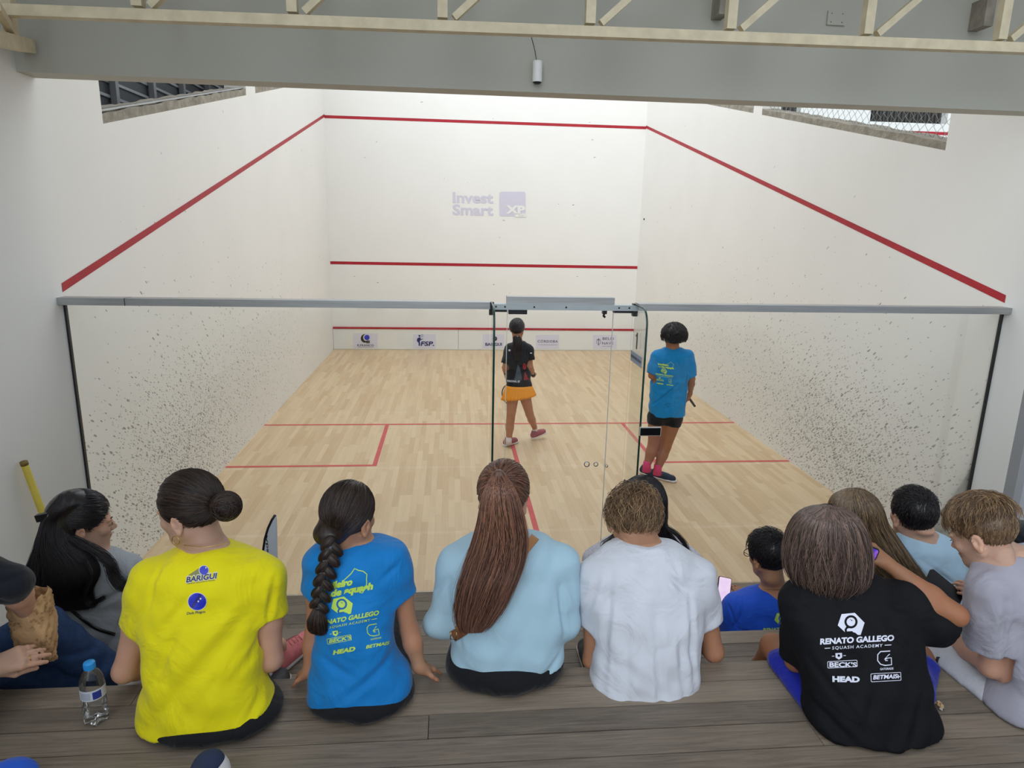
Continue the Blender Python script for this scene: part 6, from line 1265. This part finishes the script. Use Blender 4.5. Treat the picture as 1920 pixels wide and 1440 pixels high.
# pole
a = atx(45, 868, -3.16); b = atx(82, 968, -3.14); d = b - a; q = MB(); q.tube([a, a + d * 3.9], .019, 14); 
e = empty('yellow_pole', a + d * 3.9, 'yellow pole leaning against the left wall', 'pole'); q.build('shaft', mat('yellow_paint', (206, 184, 60), .45, noise=.08, nscale=10), e); q = MB(); dd = d / np.linalg.norm(d); q.tube([a - dd * .008, a + dd * .012], .0205, 14); q.build('end_cap', mat('brown_cap', (120, 96, 40), .6), e)
# blade shaped sign
bpx = [(515, 966), (518, 972), (519, 1010), (520, 1060), (520, 1120), (494, 1120), (493, 1060), (494, 1030), (497, 1010), (503, 990), (510, 975)]
e = empty('sign_blade', at(507, 1120, -1.5), 'white curved blade shaped sign with black edge behind the yellow shirt', 'sign'); Yb = -1.5
q = MB(); q.prism([at(x, y, Yb) for x, y in bpx[::-1]], (0, .012, 0)); SG = q.build('panel', mat('sign_white', (196, 204, 214), .45), e)
q = MB(); q.tube([at(x, y, Yb + .004) for x, y in ((516, 966), (510, 975), (503, 990), (497, 1010), (494, 1030), (493, 1060), (494, 1120))], .0065, 8); q.build('edge_strip', M_BLACK, e)
q = MB(); q.bar(at(507, 1118, Yb + .006), at(507, 1118, Yb + .006) * (1, 1, 0) + (0, 0, .36), .03, .02, (0, 1, 0)); q.build('stand', M_BLACK, e)
INK = mat('black_ink', (24, 26, 32), .5); pr = Print(SG, [INK]); pr.text('Absoluta', 501.5, 1003, 4.5, 76, ang=-87, mi=0, bold=.02, off=.001); pr.done()
# shoes at the bottom edge, crumbs, bag
e = empty('slip_on_shoe', atz(405, 1435, 1.05), 'navy slip-on shoe toe with white sole at the bottom edge', 'shoe'); tz = atz(404, 1404, 1.07); sd = np.array([-.06, -1, 0]); f = F()
NV = mat('navy_canvas', (38, 52, 84), .85, bump=.3, bscale=300)
tz = at(405, 1412, -2.80); f.cone(tz + (0, -.05, .0), tz + (-.004, -.16, .02), .042, .046, .03); lo, hi = bounds([tz, tz + (0, -.2, 0)], .07); g = F(); g.ell(tz + (0, -.055, .0), (.041, .052, .046)); g.cone(tz + (0, -.07, .002), tz + (-.004, -.2, .02), .040, .044, .03); fbox('upper', g, [(lo, hi, .004)], NV, e)
g = F(); g.ell(tz + (.004, -.062, -.014), (.048, .062, .046), k=.01); g.cone(tz + (.004, -.07, -.012), tz + (0, -.2, .004), .046, .048, .03); g.sub(ell(tz + (-.012, -.062, .006), (.046, .075, .050)), .003); fbox('sole', g, [(lo - .01, hi, .004)], M_WSOLE, e)
c = at(16, 1462, -2.80); g = F(); g.ell(c, (.075, .07, .045)); tag(fbox('blue_cloth', g, [(c - .10, c + .10, .006)], cloth('bright_blue_fabric', (30, 90, 210))), 'bright blue fabric corner at the bottom left edge', 'cloth')
e = empty('snack_wrapper', atz(1756, 1325, 1.05), 'crumpled clear wrapper with crumbs beside the black shirted child', 'wrapper'); rr = random.Random(3); q = MB(); q2 = MB(); c = atz(1756, 1322, 1.05)
for i in range(14):
    p = c + np.array([rr.uniform(-.012, .014), rr.uniform(-.028, .028), rr.uniform(.003, .016)]); a, b, d = [np.array([rr.uniform(-1, 1) for _ in range(3)]) * .010 for _ in range(3)]; (q if i % 2 else q2).add([p + a, p + b, p + d, p - a * .6 - b * .3, p - d * .7], [(0, 1, 2), (0, 2, 3), (1, 4, 2), (0, 3, 4), (0, 4, 1), (2, 4, 3)])
q.build('film', mat('clear_film', (190, 186, 170), .15)); bpy.data.objects[-1].name if 0 else None
for o in [o for o in bpy.data.objects if o.name == 'film']: o.parent = e; o.location = tuple(-np.array(e.location))
q2.build('crumbs', mat('crumb', (196, 160, 110), .8), e)
bx = at(1925, 1000, -1.95); e = empty('backpack', bx, 'dark bag partly seen behind the grey shirted boy\'s head', 'bag'); g = F(); g.ell(bx, (.07, .10, .05)); g.cone(bx + (.04, 0, -.02), bx + (.14, 0, -.02), .05, .06, .04); g.cone(bx + (.05, 0, -.1), bx + (.05, 0, -.22), .08, .09, .05); fbox('sack', g, [(bx - .34, bx + .30, .009)], mat('dark_nylon', (30, 36, 42), .35), e)

# ------------------------------------------------------------------ writing and marks
LIL = mat('lilac_ink', (206, 203, 218), .6); LILBG = mat('lilac_sticker', (216, 214, 228), .5); NAVYI = mat('navy_ink', (34, 40, 96), .5); GREYI = mat('grey_ink', (78, 72, 98), .5); WHITEI = mat('white_ink', (222, 224, 240), .6)
LIME = mat('lime_ink', (192, 226, 92), .6); BLUEI = mat('ball_blue', (30, 44, 190), .4); PLAST = mat('tin_white', (228, 228, 224), .5)
rect = lambda x0, y0, x1, y1: [(x0, y0), (x1, y0), (x1, y1), (x0, y1)]
def rrect(x0, y0, x1, y1, r): return [(cx_ + r * math.cos(math.radians(a)), cy_ + r * math.sin(math.radians(a))) for cx_, cy_, a0 in ((x1 - r, y1 - r, 0), (x0 + r, y1 - r, 90), (x0 + r, y0 + r, 180), (x1 - r, y0 + r, 270)) for a in range(a0, a0 + 91, 15)]
class Px:
    """shape helper drawing straight in photograph pixels (y down)"""
    def __init__(s, pr): s.p = pr
    def __call__(s, splines, mi, off=.0012):
        V, Fc = flat(outline([[(x, -y) for x, y in sp] for sp in splines])); 
        if len(V): V[:, 1] *= -1; s.p.put(V, Fc, mi, off)
pr = Print(FRONT, [LIL, M_WALL], 500, 99); px = Px(pr)
pr.text('Invest', 849, 379.5, 20, 76, ang=-1, bold=.03, off=.004); pr.text('Smart', 849, 402.5, 20, 76, ang=-1, bold=.03, off=.004)
px([rrect(936.5, 359.5, 985.5, 405.5, 4)], 0, .004); pr.text('XP', 948, 400, 15, 37, ang=-1, mi=1, bold=.05, off=.008); px([rect(966, 400.5, 987, 407)], 1, .008); pr.text("Co'", 972, 405, 3.6, 12, mi=0, off=.012); pr.done()
pr = Print(TIN, [LILBG, NAVYI, BLUEI, GREYI, PLAST, INK], 500, 99); px = Px(pr); O1, O2, O3 = .004, .008, .012
for a in ((663, 625, 708, 652), (775, 627, 817, 652.5), (905, 627, 945, 653), (1005, 628, 1048, 653.5), (1112, 628.5, 1156, 653.5)): px([rect(*a)], 0, O1)
px([ringpts(684, 634.5, 7.6, 8)], 5, O2); px([ringpts(687.5, 633, 6.6)], 0, O3); px([ringpts(688, 632.8, 5.0)], 2, .016); px([rect(687, 638.5, 690, 643.5)], 5, .016); px([rect(690.6, 638.5, 693, 643.5)], 5, .016); pr.text('R.FRANCO', 670, 649.2, 3.8, 31, mi=1, bold=.01, off=O2); pr.text('ADVOCACIA', 671, 651.4, 1.2, 29, mi=3, off=O2)
pr.text('FSP.', 788.5, 648.2, 8.2, 25.5, mi=1, bold=.03, shear=.15, off=O2); px([[(783, 634), (788, 632), (789, 636), (793, 635), (793, 636), (788, 638), (787, 641), (788, 644), (787, 648.5), (785, 648.5), (785, 643), (782, 640), (781.5, 637)]], 1, O2); px([ringpts(786.5, 629.8, 1.8)], 1, O2); px([ringpts(791.5, 629.5, 2.0, 2.8), ringpts(791.5, 629.5, 1.5, 2.3)[::-1]], 1, O2)
pr.text('BARIGUI', 910, 648.2, 5.6, 31, mi=1, bold=.025, off=O2); px([ringpts(928, 635, 4.2)], 5, O2); px([ringpts(929, 634.5, 2.4)], 3, O3)
pr.text('CÓRDOBA', 1008, 642.3, 4.8, 38, mi=3, bold=.01, off=O2, space=1.2); pr.text('CARROCERIAS', 1009, 647.2, 1.3, 36, mi=3, off=O2)
pr.text('BELO', 1130, 637.4, 5.2, 21, mi=3, off=O2); pr.text('NAVE', 1129, 645.9, 5.2, 21, mi=3, off=O2); pr.text('GALERIA', 1129, 650, 1.4, 20, mi=3, off=O2); px([rect(1122, 634, 1122.9, 648)], 3, O2); px([ringpts(1122.5, 641, 4, 5), ringpts(1122.5, 641, 3.4, 4.4)[::-1]], 3, O2); px([rect(1119, 636.6, 1126, 637.4)], 3, O2)
pr.done()
def academy(pr, o, s, ang, fg, bg, brasil=True, boxed=False, off=.0014):
    """the block of the academy's prints: o = centre pixel of the long name's baseline, s = half its width"""
    ca, sa = math.cos(math.radians(ang)), math.sin(math.radians(ang)); Q = lambda x, y: (o[0] + s * (x * ca + y * sa), o[1] - s * (x * sa - y * ca)) 
    def T(t, x, y, h, w, a=0, **k): X, Y_ = Q(x, y); pr.text(t, X, Y_, h * s, w * s, ang=ang + a, mi=fg, off=off, **k)
    P_ = Px(pr); S = lambda pts, mi=fg, of=off: P_([[Q(x, y) for x, y in sp] for sp in pts], mi, of)
    S([[(-.377, -.784), (-.02, -.80), (.23, -.52), (.108, -.197), (.03, -.20), (-.03, -.26), (-.10, -.285), (-.30, -.28), (-.496, -.486)]])
    S([ringpts(-.134, -.563, .178), ringpts(-.134, -.563, .118)[::-1]], bg, off + .0007)
    S([strokepoly([(-.19, -.43), (-.255, -.41), (-.29, -.36), (-.28, -.27)], .06)], bg, off + .0007)
    S([rrect(-.27, -.31, -.10, -.265, .02)], bg, off + .0007)
    S([ringpts(-.145, -.625, .012)], bg, off + .0007); S([ringpts(-.110, -.600, .016)], bg, off + .0007)
    T('RENATO GALLEGO', -1, 0, .155, 2.0, bold=.045); T('SQUASH ACADEMY', -.68, .155, .085, 1.36, bold=.012, space=1.25)
    S([rect(-.88, .105, -.73, .125)]); S([rect(.74, .105, .92, .125)])
    T("BECK'S", -.78, .62, .125, .74, a=-3 if boxed else 0, bold=.035); S([rrect(-.83, .47, -.02, .66, .03), rrect(-.815, .485, -.035, .645, .02)[::-1]])
    S([[(-.60, .26), (-.42, .26), (-.42, .38), (-.51, .44), (-.60, .38)]]); S([ringpts(-.51, .33, .035)], bg, off + .0007); S([rect(-.70, .33, -.63, .345)]); S([rect(-.39, .33, -.32, .345)])
    S([strokepoly([(.88, .28), (.62, .28), (.54, .36), (.53, .52), (.60, .62), (.72, .66), (.90, .65), (.90, .46), (.74, .47), (.74, .53), (.80, .53)], .028)]); S([[(.84, .36), (.70, .50), (.77, .50), (.68, .62), (.80, .46), (.75, .46), (.88, .36)]]); T('GATORADE', .58, .78, .06, .36, bold=.02)
    T('HEAD', -.72, 1.02, .145, .74, a=-4 if boxed else 0, bold=.06); T('BETMAIS', .38, 1.02, .115, .66 if boxed else .78, bold=.035, shear=.1)
    if boxed: S([rrect(.32, .86, 1.14, 1.09, .03), rrect(.335, .875, 1.125, 1.075, .02)[::-1]]); S([rect(1.05, .93, 1.075, 1.03)]); S([rect(1.01, .97, 1.115, .995)])
    if brasil:
        T('brasileiro', -.90, -1.13, .23, 1.22, bold=.06); T('de squash', -.46, -.87, .23, 1.42, bold=.06)
        for i in range(4): S([rect(-.90 + .03 * i, -1.0 + .04 * i, -.50 + .02 * (i % 2), -.985 + .04 * i)])
        S([strokepoly([(.10, -1.16), (.08, -1.32), (.24, -1.42), (.36, -1.50), (.50, -1.64), (.60, -1.56), (.76, -1.50), (.86, -1.38), (.82, -1.22), (.80, -1.08), (.72, -.92), (.60, -.80), (.50, -.84)], .03)])
DKBLUE = mat('print_blue', (8, 100, 170), .7); DKBLACK = mat('print_black', (13, 14, 19), .8, spec=.25)
pr = Print(BS, [LIME, DKBLUE]); academy(pr, (654, 1163), 57, 10.5, 0, 1); pr.done()
pr = Print(KS, [WHITEI, DKBLACK]); academy(pr, (1607, 1204.5), 69.5, 3, 0, 1, brasil=False, boxed=True); pr.done()
pr = Print(MS, [LIME, mat('print_royal', (28, 84, 206), .7)]); academy(pr, (1474, 1183), 43, 2, 0, 1, brasil=False); pr.done()
pr = Print(P2, [LIME, DKBLUE], 3, .09); academy(pr, (1246, 704.5), 16.5, -8, 0, 1, off=.009); pr.done()
pr = Print(YS, [NAVYI, mat('print_white', (226, 226, 210), .6), mat('print_grey', (140, 140, 90), .7), BLUEI, mat('blue_dark', (20, 24, 120), .4)]); px = Px(pr)
px([[(352, 1079), (379, 1061.5), (386, 1074), (376, 1080)]], 2, .0012); px([ringpts(382.3, 1069.3, 9.6)], 1, .0016); px([ringpts(382.3, 1069.3, 8.4)], 3, .002); px([ringpts(386, 1064.5, 1.3)], 1, .0026)
pr.text('BARIGUI', 348, 1092.4, 11.8, 59, ang=8, mi=1, bold=.09, off=.0018); pr.text('BARIGUI', 349, 1092, 10.6, 57, ang=8, mi=0, bold=.03, off=.0026); pr.text('TENNIS SQUASH E PADEL', 350, 1096, 2.2, 54, ang=8, mi=0, off=.0016)
px([ringpts(369.8, 1128, 18.2, 17.2)], 1, .0012); px([ringpts(369.8, 1128, 17, 16)], 3, .0018); px([strokepoly([(360, 1139), (367, 1128), (376, 1115)], 5)], 4, .0023); px([ringpts(376, 1122.6, 1.7)], 1, .0028); px([ringpts(371.8, 1127.6, 1.5)], 1, .0028)
pr.text('Dois Pingos', 350, 1152.5, 5.0, 35, ang=6, mi=0, bold=.01, off=.0016); pr.done()
pr = Print(P1, [WHITEI, mat('print_slate', (70, 84, 96), .7), mat('print_red', (150, 36, 44), .7)], 3, .09); px = Px(pr)
px([[(971, 683), (964, 714), (979, 712), (975, 690)]], 1, .004); px([ringpts(983.5, 687, 3.5, 6)], 2, .004); px([[(984, 696), (992, 712), (982, 713)]], 2, .004); pr.text('PERSONAL BT', 950.5, 716, 3.8, 25, ang=-3, mi=0, bold=.03, off=.005)
px([rect(953.5, 655, 957, 658.5)], 0, .004); px([rect(967.5, 655, 970, 658.5)], 0, .004); px([rect(994, 661, 997.5, 663)], 0, .004); pr.done()
pr = Print(WSH, [INK], 3, .05); px = Px(pr); px([[(1756, 1231), (1763, 1232), (1760, 1236), (1758, 1244), (1760, 1256), (1763, 1266), (1758, 1258), (1755, 1246), (1754, 1237)]], 0, .002); pr.done()
